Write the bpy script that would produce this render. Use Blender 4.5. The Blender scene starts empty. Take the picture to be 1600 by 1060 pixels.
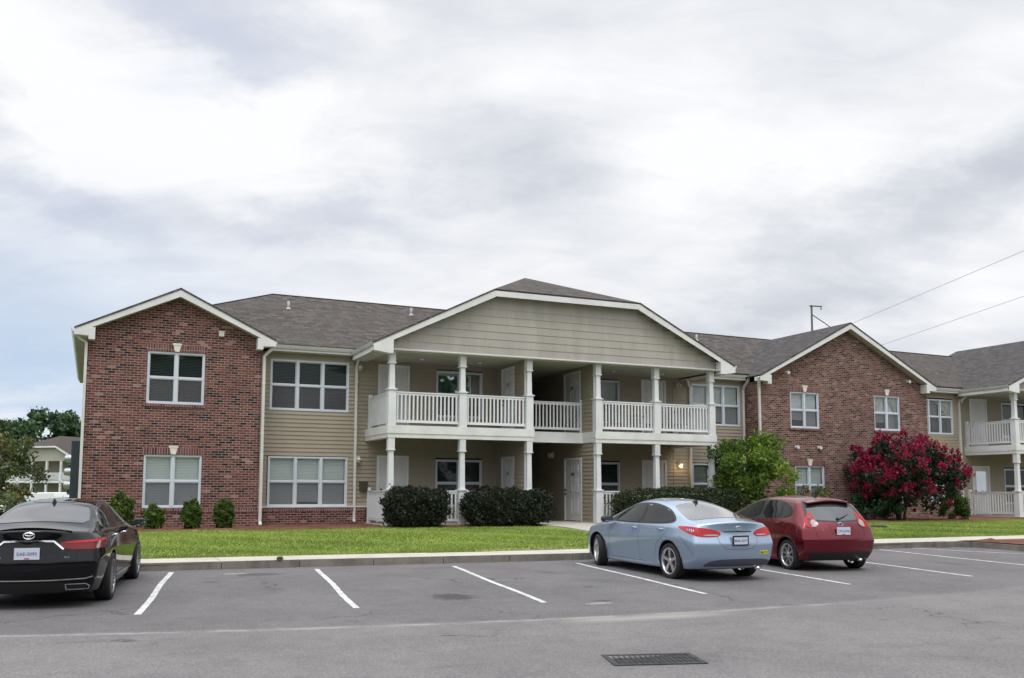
import bpy, bmesh, math, random
import numpy as np
from mathutils import Vector, Matrix, geometry
from mathutils.bvhtree import BVHTree
R = math.radians
scene = bpy.context.scene
col = scene.collection

# ------------------------------------------------------------------ camera
YAW, PITCH, ROLL, FPX, PCY = 0.4195, 0.0966, 0.0026, 1467.0, 623.0
cam = bpy.data.cameras.new('camera'); cam_ob = bpy.data.objects.new('camera', cam); col.objects.link(cam_ob)
_f = Vector((math.sin(YAW)*math.cos(PITCH), math.cos(YAW)*math.cos(PITCH), math.sin(PITCH)))
_r = Vector((math.cos(YAW), -math.sin(YAW), 0)); _u = _r.cross(_f)
_r2 = _r*math.cos(ROLL)+_u*math.sin(ROLL); _u2 = _u*math.cos(ROLL)-_r*math.sin(ROLL)
M_ = Matrix((( _r2.x, _u2.x, -_f.x, 0), (_r2.y, _u2.y, -_f.y, 0), (_r2.z, _u2.z, -_f.z, 1.65), (0, 0, 0, 1)))
cam_ob.matrix_world = M_
cam.sensor_fit = 'HORIZONTAL'; cam.sensor_width = 36.0; cam.lens = 36.0*FPX/1600
cam.shift_y = (PCY-530)/1600; cam.clip_start = 0.1; cam.clip_end = 6000
scene.camera = cam_ob

# ------------------------------------------------------------------ view
scene.view_settings.view_transform = 'Standard'
try: scene.view_settings.look = 'None'
except Exception: pass
scene.view_settings.gamma = 1.0; scene.view_settings.exposure = 0.08
scene.view_settings.use_curve_mapping = False
scene.render.resolution_x = 1024; scene.render.resolution_y = 678

# ------------------------------------------------------------------ node helper
class NT:
    def __init__(s, tree): s.t = tree; s.n = tree.nodes; s.l = tree.links
    def a(s, kind, **kw):
        n = s.n.new(kind)
        for k, v in kw.items():
            if k.startswith('i_'):
                key = k[2:]; key = int(key) if key.isdigit() else key.replace('_', ' ')
                if hasattr(v, 'node') and hasattr(v, 'is_linked'): s.l.new(v, n.inputs[key])
                else: n.inputs[key].default_value = v
            else: setattr(n, k, v)
        return n
    def math(s, op, x, y=None, z=None, clamp=False):
        n = s.n.new('ShaderNodeMath'); n.operation = op; n.use_clamp = clamp
        for i, v in enumerate((x, y, z)):
            if v is None: continue
            if hasattr(v, 'node'): s.l.new(v, n.inputs[i])
            else: n.inputs[i].default_value = v
        return n.outputs[0]
    def mix(s, fac, a, b, blend='MIX'):
        n = s.n.new('ShaderNodeMix'); n.data_type = 'RGBA'; n.blend_type = blend; n.clamp_factor = True
        for i, v in ((0, fac), (6, a), (7, b)):
            if hasattr(v, 'node'): s.l.new(v, n.inputs[i])
            else: n.inputs[i].default_value = v if i == 0 else (*v, 1)[:4]
        return n.outputs[2]
    def ramp(s, fac, stops, interp='LINEAR'):
        n = s.n.new('ShaderNodeValToRGB'); cr = n.color_ramp; cr.interpolation = interp
        while len(cr.elements) < len(stops): cr.elements.new(0.5)
        for e, (p, c) in zip(cr.elements, stops):
            e.position = p; e.color = (*c, 1) if not isinstance(c, (int, float)) else (c, c, c, 1)
        s.l.new(fac, n.inputs[0]); return n.outputs[0]
    def noise(s, vec, scale, detail=4, rough=.55, dist=0.0):
        n = s.a('ShaderNodeTexNoise', i_Scale=scale, i_Detail=detail, i_Roughness=rough, i_Distortion=dist)
        if vec is not None: s.l.new(vec, n.inputs['Vector'])
        return n.outputs['Fac']
    def mapr(s, v, a, b, c=0., d=1., smooth=True):
        n = s.n.new('ShaderNodeMapRange'); n.interpolation_type = 'SMOOTHSTEP' if smooth else 'LINEAR'
        s.l.new(v, n.inputs[0])
        for i, q in enumerate((a, b, c, d)): n.inputs[i+1].default_value = q
        return n.outputs[0]

# ------------------------------------------------------------------ world: broken overcast
SUN_EL, SUN_AZ = R(64), R(200)        # azimuth measured from +Y clockwise: behind the photographer
world = bpy.data.worlds.new('World'); scene.world = world; world.use_nodes = True
w = NT(world.node_tree)
for n in list(w.n): w.n.remove(n)
out = w.a('ShaderNodeOutputWorld'); bg = w.a('ShaderNodeBackground'); bg.inputs[1].default_value = 0.10
w.l.new(bg.outputs[0], out.inputs[0])
sky = w.a('ShaderNodeTexSky'); sky.sky_type = 'NISHITA'; sky.sun_disc = False
sky.sun_elevation = SUN_EL; sky.sun_rotation = SUN_AZ
tc = w.a('ShaderNodeTexCoord'); d3 = tc.outputs['Generated']
sep = w.a('ShaderNodeSeparateXYZ'); w.l.new(d3, sep.inputs[0])
zc = w.math('MAXIMUM', sep.outputs[2], 0.0)
zz = w.math('ADD', zc, 0.32)
rotv = w.a('ShaderNodeVectorRotate', rotation_type='Z_AXIS'); rotv.inputs['Angle'].default_value = YAW
w.l.new(d3, rotv.inputs['Vector'])          # x across the lot, y over the building
sr = w.a('ShaderNodeSeparateXYZ'); w.l.new(rotv.outputs[0], sr.inputs[0])
cx_ = w.math('DIVIDE', sr.outputs[0], zz); cy_ = w.math('DIVIDE', sr.outputs[1], zz)
cmb = w.a('ShaderNodeCombineXYZ'); w.l.new(cx_, cmb.inputs[0]); w.l.new(cy_, cmb.inputs[1])
def cmap(rot, sc, loc):
    m = w.a('ShaderNodeMapping'); m.inputs['Rotation'].default_value = (0, 0, rot)
    m.inputs['Scale'].default_value = sc; m.inputs['Location'].default_value = loc
    w.l.new(cmb.outputs[0], m.inputs['Vector']); return m.outputs[0]
n1 = w.noise(cmap(R(28), (0.62, 1.25, 1), (2.7, 5.1, 0)), 1.55, 5, .50, .35)
n2 = w.noise(cmap(R(-12), (0.9, 1.1, 1), (7.3, 1.4, 0)), 3.1, 6, .52, .25)
n4 = w.noise(cmap(R(24), (0.7, 1.5, 1), (4.1, 2.2, 0)), 6.5, 9, .60, .8)
dens = w.math('ADD', w.math('MULTIPLY', n1, .62), w.math('MULTIPLY', n2, .24)); dens = w.math('ADD', dens, w.math('MULTIPLY', n4, .22)); dens = w.math('SUBTRACT', dens, .04)
CW = (9.1, 9.15, 9.45); CG = (5.95, 6.15, 6.75); CV = (5.7, 6.1, 7.7)
# large cloud masses: thick grey and thin white banks at fixed compass bearings and heights
az = w.math('ARCTAN2', sr.outputs[0], sr.outputs[1]); el = w.math('ARCSINE', sep.outputs[2])
wn = w.noise(cmap(0, (1, 1, 1), (0, 3, 0)), 2.6, 7, .6); wn2 = w.noise(cmap(0, (1, 1, 1), (5, 1, 0)), 2.6, 7, .6)
def bearing(px, py):
    x, y = (px-800)/FPX, (PCY-py)/FPX; d = _r2*x+_u2*y+_f; d.normalize()
    X_ = d.x*math.cos(YAW)-d.y*math.sin(YAW); Y_ = d.x*math.sin(YAW)+d.y*math.cos(YAW)
    return math.atan2(X_, Y_), math.asin(d.z)
def bank(px, py, rx, ry, ang, amp, cur, wob=.24):
    a0, e0 = bearing(px, py); rx /= FPX; ry /= FPX
    u = w.math('ADD', w.math('SUBTRACT', az, a0), w.math('MULTIPLY', w.math('SUBTRACT', wn, .5), wob)); v = w.math('ADD', w.math('SUBTRACT', el, e0), w.math('MULTIPLY', w.math('SUBTRACT', wn2, .5), wob))
    ca, sa = math.cos(R(ang)), math.sin(R(ang))
    p = w.math('DIVIDE', w.math('ADD', w.math('MULTIPLY', u, ca), w.math('MULTIPLY', v, sa)), rx)
    q = w.math('DIVIDE', w.math('SUBTRACT', w.math('MULTIPLY', v, ca), w.math('MULTIPLY', u, sa)), ry)
    r2 = w.math('ADD', w.math('MULTIPLY', p, p), w.math('MULTIPLY', q, q))
    g = w.math('MULTIPLY', w.math('EXPONENT', w.math('MULTIPLY', r2, -1.0)), amp)
    return w.math('ADD', cur, g) if cur is not None else g
dens = w.math('ADD', w.math('MULTIPLY', w.math('SUBTRACT', dens, .5), .95), .535)
for b_ in [(50, 110, 170, 90, -35, .16), (330, 170, 150, 80, -30, .10), (1070, 210, 190, 120, 60, .12), (1400, 210, 230, 110, 10, .13), (540, 270, 200, 50, -25, .10), (520, 40, 160, 45, -25, .10), (860, 60, 260, 80, 0, .07), (650, 420, 380, 60, -8, .06), (150, 430, 260, 60, -10, .05),
           (1330, 400, 480, 75, 22, -.15), (1600, 290, 170, 70, 25, -.09), (800, 235, 200, 75, -15, -.13), (540, 345, 200, 42, -12, -.12), (335, 75, 250, 55, -32, -.15), (30, 240, 170, 45, -25, -.08), (120, 320, 200, 30, -12, -.06), (1180, 90, 160, 40, 10, -.03)]:
    dens = bank(*b_, dens)
lav = bank(330, 80, 290, 85, -32, 1.2, None); lav = bank(40, 260, 250, 100, -20, 1.0, lav); lav = bank(520, 350, 150, 40, -15, .35, lav)
cloud = w.ramp(dens, [(0.26, (.50, .53, .61)), (0.39, (.62, .65, .71)), (0.51, (.78, .80, .84)), (0.63, (.935, .94, .96))])
cloud = w.mix(w.math('MULTIPLY', w.mapr(dens, .60, .38), w.math('MULTIPLY', lav, .42), clamp=True), cloud, (.60, .64, .80))
cl10 = w.mix(1.0, cloud, (10, 10, 10), 'MULTIPLY')
# thin places where the blue shows: mostly low on the left
n3 = w.noise(cmap(R(20), (0.8, 1.3, 1), (1.1, 9.2, 0)), 1.9, 4, .5, .3)
left = w.mapr(sr.outputs[0], -0.05, -0.55, 0, 1)
low = w.mapr(sep.outputs[2], 0.34, 0.06, 0, 1)
gap = w.math('MULTIPLY', w.math('MULTIPLY', left, low), w.mapr(n3, .30, .55))
hb_ = bank(30, 570, 170, 55, -5, .85, None); gap = w.math('MAXIMUM', gap, hb_)
gap2 = w.math('MULTIPLY', w.mapr(n3, .58, .78), w.mapr(sr.outputs[0], .0, -.45, 0, .4))
gap = w.math('MAXIMUM', gap, gap2)
blue = w.mix(.75, sky.outputs[0], (5.3, 6.7, 8.8))
skyc = w.mix(gap, cl10, blue)
# unseen sky gain added overhead and behind the photographer to light the scene
back = w.math('ADD', w.mapr(sep.outputs[2], .48, .95, 1.0, 2.75), w.math('MULTIPLY', w.mapr(sr.outputs[1], 0.0, -0.7, 0.0, .55), w.mapr(sep.outputs[2], .15, .5)))
bcomb = w.a('ShaderNodeCombineXYZ'); [w.l.new(back, bcomb.inputs[i]) for i in range(3)]
skyc = w.mix(1.0, skyc, bcomb.outputs[0], 'MULTIPLY')
w.l.new(skyc, bg.inputs[0])

sun = bpy.data.lights.new('sun', 'SUN'); sun.energy = 0.9; sun.angle = R(14); sun.color = (1, .965, .91)
so = bpy.data.objects.new('sun', sun); col.objects.link(so)
sd = Vector((math.sin(SUN_AZ)*math.cos(SUN_EL), math.cos(SUN_AZ)*math.cos(SUN_EL), math.sin(SUN_EL)))
so.rotation_euler = (-sd).to_track_quat('-Z', 'Y').to_euler(); so.location = (0, -20, 40)

# ------------------------------------------------------------------ object helpers
ORI = {}
def tag(o, label=None, cat=None, group=None, kind=None):
    if label: o['label'] = label
    if cat: o['category'] = cat
    if group: o['group'] = group
    if kind: o['kind'] = kind
    return o
def empty(name, loc, label, cat, rz=0.0, group=None):
    o = bpy.data.objects.new(name, None); col.objects.link(o); o.empty_display_size = .3
    o.location = loc; o.rotation_euler = (0, 0, rz); ORI[o.name] = Vector(loc) if rz == 0 else Vector((0, 0, 0))
    return tag(o, label, cat, group)
def org(parent):
    while parent is not None:
        if parent.name in ORI: return ORI[parent.name]
        parent = parent.parent
    return Vector((0, 0, 0))
class MB:
    def __init__(s): s.v = []; s.f = []; s.m = []; s.mi = 0; s.sm = []; s.smooth = False
    def add(s, vs, fs):
        b = len(s.v); s.v += [tuple(v) for v in vs]
        for f in fs: s.f.append(tuple(b+i for i in f)); s.m.append(s.mi); s.sm.append(s.smooth)
    def quad(s, a, b, c, d): s.add([a, b, c, d], [(0, 1, 2, 3)])
    def poly(s, pts): s.add(pts, [tuple(range(len(pts)))])
    def box(s, x0, x1, y0, y1, z0, z1, faces='all'):
        if x0 > x1: x0, x1 = x1, x0
        if y0 > y1: y0, y1 = y1, y0
        if z0 > z1: z0, z1 = z1, z0
        v = [(x0,y0,z0),(x1,y0,z0),(x1,y1,z0),(x0,y1,z0),(x0,y0,z1),(x1,y0,z1),(x1,y1,z1),(x0,y1,z1)]
        s.add(v, [(0,3,2,1),(4,5,6,7),(0,1,5,4),(1,2,6,5),(2,3,7,6),(3,0,4,7)])
    def hexa(s, b, t):       # bottom 4 pts, top 4 pts
        s.add(list(b)+list(t), [(3,2,1,0),(4,5,6,7),(0,1,5,4),(1,2,6,5),(2,3,7,6),(3,0,4,7)])
    def prism(s, pts, off):  # polygon pts extruded by vector off
        n = len(pts); o = Vector(off)
        vs = [Vector(p) for p in pts]; vs += [p+o for p in vs]
        s.add(vs, [tuple(range(n))[::-1], tuple(range(n, 2*n))]+[(i, (i+1) % n, n+(i+1) % n, n+i) for i in range(n)])
    def bar(s, a, b, wd, ht, up=(0, 0, 1)):
        a = Vector(a); b = Vector(b); d = (b-a).normalized(); u = Vector(up); sd_ = d.cross(u)
        if sd_.length < 1e-5: sd_ = d.cross(Vector((1, 0, 0)))
        sd_.normalize(); u2 = sd_.cross(d).normalized()
        p = [-sd_*wd/2-u2*ht/2, sd_*wd/2-u2*ht/2, sd_*wd/2+u2*ht/2, -sd_*wd/2+u2*ht/2]
        s.hexa([a+q for q in p], [b+q for q in p])
    def tube(s, pts, rad, n=8, cap=True):
        pts = [Vector(p) for p in pts]
        if not hasattr(rad, '__len__'): rad = [rad]*len(pts)
        rings = []; prev = None
        for i, p in enumerate(pts):
            d = (pts[min(i+1, len(pts)-1)]-pts[max(i-1, 0)]).normalized()
            if prev is None: x = d.orthogonal().normalized()
            else:
                x = prev-d*prev.dot(d)
                x = x.normalized() if x.length > 1e-6 else d.orthogonal().normalized()
            prev = x; y = d.cross(x)
            rings.append([p+(x*math.cos(2*math.pi*k/n)+y*math.sin(2*math.pi*k/n))*rad[i] for k in range(n)])
        vs = [q for r_ in rings for q in r_]; fs = []
        for i in range(len(pts)-1):
            for k in range(n):
                a = i*n+k; b = i*n+(k+1) % n; fs.append((a, b, b+n, a+n))
        if cap: fs.append(tuple(range(n))[::-1]); fs.append(tuple(range((len(pts)-1)*n, len(pts)*n)))
        s.add(vs, fs)
    def lathe(s, prof, n=24, axis='Z', o=(0, 0, 0), closed=False):
        vs = []; o = Vector(o)
        for (r_, h) in prof:
            for k in range(n):
                a = 2*math.pi*k/n; c, q = r_*math.cos(a), r_*math.sin(a)
                vs.append(o+Vector({'Z': (c, q, h), 'Y': (c, h, q), 'X': (h, c, q)}[axis]))
        fs = []; m = len(prof)
        for i in range(m if closed else m-1):
            for k in range(n):
                j = (i+1) % m
                fs.append((i*n+k, i*n+(k+1) % n, j*n+(k+1) % n, j*n+k))
        s.add(vs, fs)
    def build(s, name, mat, parent=None, smooth=False, fixn=True, loc=None):
        me = bpy.data.meshes.new(name); o_ = org(parent) if loc is None else Vector(loc)
        me.from_pydata([(v[0]-o_.x, v[1]-o_.y, v[2]-o_.z) for v in s.v], [], s.f)
        mats = mat if isinstance(mat, (list, tuple)) else [mat]
        for m in mats: me.materials.append(m)
        if len(mats) > 1: me.polygons.foreach_set('material_index', s.m)
        if smooth: me.polygons.foreach_set('use_smooth', [True]*len(s.f))
        elif any(s.sm): me.polygons.foreach_set('use_smooth', s.sm)
        if fixn:
            bm = bmesh.new(); bm.from_mesh(me); bmesh.ops.recalc_face_normals(bm, faces=bm.faces); bm.to_mesh(me); bm.free()
        me.update()
        ob = bpy.data.objects.new(name, me); col.objects.link(ob)
        if parent: ob.parent = parent
        elif loc is not None: ob.location = loc
        return ob
def bevel(ob, wd, seg=2):
    m = ob.modifiers.new('bevel', 'BEVEL'); m.width = wd; m.segments = seg; m.limit_method = 'ANGLE'; m.angle_limit = R(40)
    return ob

# ------------------------------------------------------------------ materials
def mat(name, color, rough=.6, metal=0.0, spec=.5, coat=0.0, ior=None):
    m = bpy.data.materials.new(name); m.use_nodes = True; b = m.node_tree.nodes['Principled BSDF']
    b.inputs['Base Color'].default_value = (*color, 1); b.inputs['Roughness'].default_value = rough
    b.inputs['Metallic'].default_value = metal; b.inputs['Specular IOR Level'].default_value = spec
    b.inputs['Coat Weight'].default_value = coat; b.inputs['Coat Roughness'].default_value = .04
    if ior: b.inputs['IOR'].default_value = ior
    return m
def pb(m): return m.node_tree.nodes['Principled BSDF'], NT(m.node_tree)
def bump(t, b, h, strength, dist=.02):
    n = t.a('ShaderNodeBump'); n.inputs['Strength'].default_value = strength; n.inputs['Distance'].default_value = dist
    t.l.new(h, n.inputs['Height']); t.l.new(n.outputs[0], b.inputs['Normal'])
def weathered(name, c1, c2, scale=2.0, rough=.6, spec=.4, fine=40, bumpy=.15, stretch=(1, 1, 1), streak=None):
    m = mat(name, c1, rough, spec=spec); b, t = pb(m)
    tc = t.a('ShaderNodeTexCoord'); mp = t.a('ShaderNodeMapping'); mp.inputs['Scale'].default_value = stretch
    t.l.new(tc.outputs['Object'], mp.inputs[0])
    a = t.noise(mp.outputs[0], scale, 6, .6); f = t.noise(mp.outputs[0], fine, 3, .6)
    k = t.math('ADD', t.math('MULTIPLY', a, .75), t.math('MULTIPLY', f, .25))
    c = t.ramp(k, [(.34, c2), (.62, c1)])
    if streak:
        mp2 = t.a('ShaderNodeMapping'); mp2.inputs['Scale'].default_value = (2.2, 2.2, .28); t.l.new(tc.outputs['Object'], mp2.inputs[0])
        s_ = t.noise(mp2.outputs[0], 1.3, 5, .6)
        c = t.mix(t.mapr(s_, .52, .72, 0, .6), c, streak)
    t.l.new(c, b.inputs['Base Color']); bump(t, b, f, bumpy, .01)
    return m
M = {}
M['trim'] = weathered('white_trim', (.74, .74, .73), (.61, .61, .60), 1.5, .5, bumpy=.05)
M['rail'] = weathered('white_vinyl', (.73, .74, .75), (.63, .64, .65), 1.2, .4, bumpy=.03)
M['gutter'] = weathered('gutter_enamel', (.60, .60, .585), (.49, .49, .47), 1.0, .35, bumpy=.03)
M['downspout'] = weathered('downspout_enamel', (.66, .655, .62), (.56, .555, .52), 1.0, .35, bumpy=.03)
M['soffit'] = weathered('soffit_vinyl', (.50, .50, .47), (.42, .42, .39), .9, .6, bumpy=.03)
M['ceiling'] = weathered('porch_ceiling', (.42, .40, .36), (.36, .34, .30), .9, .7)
M['siding'] = weathered('tan_siding', (.36, .312, .243), (.305, .262, .20), .7, .6, streak=(.32, .285, .21), bumpy=.08)
M['gable'] = weathered('gable_shake', (.40, .375, .33), (.335, .312, .272), 2.2, .65, stretch=(1, 1, .18), fine=26, streak=(.30, .295, .235), bumpy=.35)
M['winframe'] = weathered('window_vinyl', (.62, .66, .72), (.56, .60, .65), 1.1, .35, bumpy=.02)
M['door'] = weathered('door_paint', (.66, .665, .66), (.58, .585, .58), 1.0, .4, bumpy=.03)
M['pipe'] = weathered('vent_pipe_grey', (.42, .42, .41), (.33, .33, .32), 4, .6)
M['keystone'] = weathered('cast_stone', (.76, .72, .62), (.66, .62, .53), 6, .8)
M['dark'] = mat('dark_void', (.012, .012, .013), .9)
M['darkwall'] = mat('breezeway_shade', (.045, .043, .04), .9)  # near-black wall colour stands for the shade deep in the breezeway
M['metal_dark'] = mat('dark_metal', (.03, .03, .032), .4, .6)
M['steel'] = mat('brushed_steel', (.45, .45, .46), .35, 1.0)
M['lampwhite'] = mat('fixture_plastic', (.68, .66, .62), .5)
M['lamp_glass_off'] = mat('frosted_lamp_glass', (.42, .40, .36), .3)
m = mat('lit_lamp_glass', (1, .8, .5), .4); b_, t_ = pb(m)
b_.inputs['Emission Color'].default_value = (1, .66, .30, 1); b_.inputs['Emission Strength'].default_value = 1.8; M['lamp_lit'] = m
M['plaque'] = mat('bronze_mailbox', (.07, .055, .03), .5, .3)
M['curtain'] = weathered('sheer_curtain', (.62, .62, .58), (.52, .52, .49), 4, .9, stretch=(6, 1, 1))

# window glass: clear pane, reflecting sky at an angle
def glass_mat(name, tint, base=.10, k=.9, rough=.02):
    m = bpy.data.materials.new(name); m.use_nodes = True; t = NT(m.node_tree)
    for n in list(t.n): t.n.remove(n)
    o = t.a('ShaderNodeOutputMaterial'); tr = t.a('ShaderNodeBsdfTransparent'); tr.inputs[0].default_value = (*tint, 1)
    gl = t.a('ShaderNodeBsdfGlossy'); gl.inputs[0].default_value = (.9, .95, .98, 1); gl.inputs['Roughness'].default_value = rough
    tcn = t.a('ShaderNodeTexCoord'); nz = t.noise(tcn.outputs['Object'], .9, 2, .5)
    bp = t.a('ShaderNodeBump'); bp.inputs['Strength'].default_value = .06; bp.inputs['Distance'].default_value = .05
    t.l.new(nz, bp.inputs['Height']); t.l.new(bp.outputs[0], gl.inputs['Normal'])
    fr = t.a('ShaderNodeFresnel'); fr.inputs[0].default_value = 1.5
    fac = t.math('ADD', t.math('MULTIPLY', fr.outputs[0], k), base, clamp=True)
    mx = t.a('ShaderNodeMixShader'); t.l.new(fac, mx.inputs[0]); t.l.new(tr.outputs[0], mx.inputs[1]); t.l.new(gl.outputs[0], mx.inputs[2])
    t.l.new(mx.outputs[0], o.inputs[0]); return m
M['glass'] = glass_mat('window_glass', (.86, .90, .89), .0, .62)
M['glass_mirror'] = glass_mat('reflective_glass', (.35, .45, .45), .45)
# insect screen over the lower sash
m = bpy.data.materials.new('insect_screen'); m.use_nodes = True; t = NT(m.node_tree)
for n in list(t.n): t.n.remove(n)
o = t.a('ShaderNodeOutputMaterial'); tr = t.a('ShaderNodeBsdfTransparent'); df = t.a('ShaderNodeBsdfDiffuse'); df.inputs[0].default_value = (.16, .155, .17, 1)
mx = t.a('ShaderNodeMixShader'); mx.inputs[0].default_value = .44
t.l.new(tr.outputs[0], mx.inputs[1]); t.l.new(df.outputs[0], mx.inputs[2]); t.l.new(mx.outputs[0], o.inputs[0]); M['screen'] = m
M['blind_light'] = mat('pale_blind', (.84, .87, .87), .7)
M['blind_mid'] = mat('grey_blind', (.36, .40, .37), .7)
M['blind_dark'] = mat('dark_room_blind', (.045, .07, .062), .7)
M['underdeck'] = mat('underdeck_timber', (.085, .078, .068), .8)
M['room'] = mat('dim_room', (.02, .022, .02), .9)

# brick
def brick_mat(name, kind):
    m = mat(name, (.2, .06, .05), .85, spec=.25); b, t = pb(m)
    tc = t.a('ShaderNodeTexCoord'); sp = t.a('ShaderNodeSeparateXYZ'); t.l.new(tc.outputs['Object'], sp.inputs[0])
    xx = t.math('ADD', sp.outputs[0], sp.outputs[1])
    cb = t.a('ShaderNodeCombineXYZ')
    if kind == 'soldier': t.l.new(sp.outputs[2], cb.inputs[0]); t.l.new(xx, cb.inputs[1])
    else: t.l.new(xx, cb.inputs[0]); t.l.new(sp.outputs[2], cb.inputs[1])
    br = t.a('ShaderNodeTexBrick'); t.l.new(cb.outputs[0], br.inputs['Vector'])
    br.inputs['Color1'].default_value = (0, 0, 0, 1); br.inputs['Color2'].default_value = (1, 1, 1, 1); br.inputs['Mortar'].default_value = (.5, .5, .5, 1)
    br.inputs['Scale'].default_value = 1; br.inputs['Mortar Size'].default_value = .0070; br.inputs['Mortar Smooth'].default_value = .2
    br.inputs['Bias'].default_value = 0; br.inputs['Brick Width'].default_value = .212; br.inputs['Row Height'].default_value = .0765
    if kind == 'soldier': br.offset = 0.0; br.inputs['Brick Width'].default_value = .5; br.inputs['Row Height'].default_value = .076
    big = t.noise(tc.outputs['Object'], .35, 4, .6); vo = t.noise(tc.outputs['Object'], 3.2, 2, .5)
    v = t.math('ADD', br.outputs['Color'], t.math('MULTIPLY', t.math('SUBTRACT', vo, .5), .06))
    v = t.math('ADD', v, t.math('MULTIPLY', t.math('SUBTRACT', big, .5), .3))
    if kind == 'brown':
        stops = [(.0, (.045, .028, .025)), (.12, (.095, .046, .037)), (.28, (.145, .068, .052)), (.50, (.175, .084, .065)), (.72, (.21, .108, .084)), (.92, (.29, .17, .135))]
    elif kind == 'soldier':
        stops = [(.0, (.05, .027, .028)), (.10, (.115, .045, .045)), (.45, (.165, .065, .062)), (.75, (.205, .09, .083))]
    else:
        stops = [(.0, (.028, .018, .019)), (.10, (.070, .030, .029)), (.22, (.118, .043, .036)), (.46, (.155, .054, .044)), (.70, (.185, .068, .055)), (.88, (.215, .092, .075)), (.965, (.33, .20, .175))]
    c = t.ramp(v, stops, 'LINEAR' if kind == 'soldier' else 'CONSTANT')
    mort = t.ramp(t.noise(tc.outputs['Object'], 2.5, 3), [(.35, (.33, .27, .24)), (.65, (.47, .40, .36))])
    c = t.mix(br.outputs['Fac'], c, mort)
    fine = t.noise(tc.outputs['Object'], 90, 3, .6)
    c = t.mix(t.mapr(fine, .35, .7, 0, .35), c, (.10, .06, .055), 'MULTIPLY')
    t.l.new(c, b.inputs['Base Color'])
    h = t.math('SUBTRACT', t.math('MULTIPLY', fine, .4), br.outputs['Fac'])
    bump(t, b, h, .55, .008)
    return m
M['brick'] = brick_mat('red_brick', 'red'); M['brick_brown'] = brick_mat('brown_red_brick', 'brown'); M['soldier'] = brick_mat('soldier_brick', 'soldier')

# shingles
def shingle_mat(name, c1, c2, c3):
    m = mat(name, c1, .92, spec=.2); b, t = pb(m)
    tc = t.a('ShaderNodeTexCoord')
    br = t.a('ShaderNodeTexBrick'); uvn = tc.outputs['UV']; t.l.new(uvn, br.inputs['Vector'])
    br.inputs['Color1'].default_value = (0, 0, 0, 1); br.inputs['Color2'].default_value = (1, 1, 1, 1)
    br.inputs['Scale'].default_value = 1; br.inputs['Mortar Size'].default_value = .006; br.inputs['Brick Width'].default_value = .26; br.inputs['Row Height'].default_value = .145
    br.inputs['Mortar'].default_value = (.2, .2, .2, 1); br.offset = .37; br.offset_frequency = 3
    n_ = t.noise(tc.outputs['Object'], 26, 4, .7); big = t.noise(tc.outputs['Object'], .45, 5, .65)
    mid = t.noise(tc.outputs['Object'], 4.5, 3, .6)
    v = t.math('ADD', t.math('MULTIPLY', br.outputs['Color'], .38), t.math('MULTIPLY', n_, .42))
    v = t.math('ADD', v, t.math('MULTIPLY', mid, .2))
    c = t.ramp(v, [(.22, c2), (.48, c1), (.74, c3)])
    c = t.mix(t.mapr(big, .35, .68, 0, .5), c, (c1[0]*.95, c1[1]*1.08, c1[2]*1.08))
    c = t.mix(t.math('MULTIPLY', br.outputs['Fac'], .7), c, (c2[0]*.4, c2[1]*.4, c2[2]*.4))
    t.l.new(c, b.inputs['Base Color'])
    sepuv = t.a('ShaderNodeSeparateXYZ'); t.l.new(uvn, sepuv.inputs[0])
    saw = t.math('FRACT', t.math('DIVIDE', sepuv.outputs[1], .145))
    h = t.math('SUBTRACT', t.math('MULTIPLY', n_, .8), t.math('MULTIPLY', saw, 1.0))
    bump(t, b, h, .6, .012)
    return m
M['shingle'] = shingle_mat('roof_shingles', (.080, .068, .062), (.037, .032, .029), (.135, .113, .103))
M['shingle_dark'] = shingle_mat('weathered_shingles', (.068, .060, .060), (.034, .030, .031), (.112, .10, .098))
M['shingle_far'] = shingle_mat('far_roof_shingles', (.16, .135, .125), (.11, .09, .085), (.21, .18, .17))

# ground materials
m = mat('asphalt', (.1, .1, .1), .88, spec=.3); b, t = pb(m); tc = t.a('ShaderNodeTexCoord'); P3 = tc.outputs['Object']
fine = t.noise(P3, 95, 3, .75); med = t.noise(P3, 9, 5, .65); big = t.noise(P3, .55, 5, .6, .4); agg = t.noise(P3, 38, 2, .6)
v = t.math('ADD', t.math('MULTIPLY', fine, .5), t.math('MULTIPLY', agg, .5))
c = t.ramp(v, [(.30, (.098, .094, .0925)), (.5, (.172, .163, .160)), (.70, (.282, .268, .262))])
c = t.mix(t.mapr(med, .35, .7, 0, .28), c, (.16, .15, .15))
c = t.mix(t.mapr(big, .36, .62, 0, .7), c, t.mix(1.0, c, (.80, .79, .80), 'MULTIPLY'))
mott = t.noise(P3, 2.6, 6, .72, .6)
c = t.mix(t.mapr(mott, .42, .68, 0, .55), c, t.mix(1.0, c, (.78, .78, .79), 'MULTIPLY'))
stone = t.a('ShaderNodeTexVoronoi', i_Scale=62.0); t.l.new(P3, stone.inputs['Vector'])
c = t.mix(t.math('MULTIPLY', t.mapr(stone.outputs['Distance'], .30, .12), t.mapr(t.noise(P3, 30, 2), .5, .62)), c, (.36, .345, .335))
sp = t.a('ShaderNodeSeparateXYZ'); t.l.new(P3, sp.inputs[0]); X, Y = sp.outputs[0], sp.outputs[1]
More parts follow.
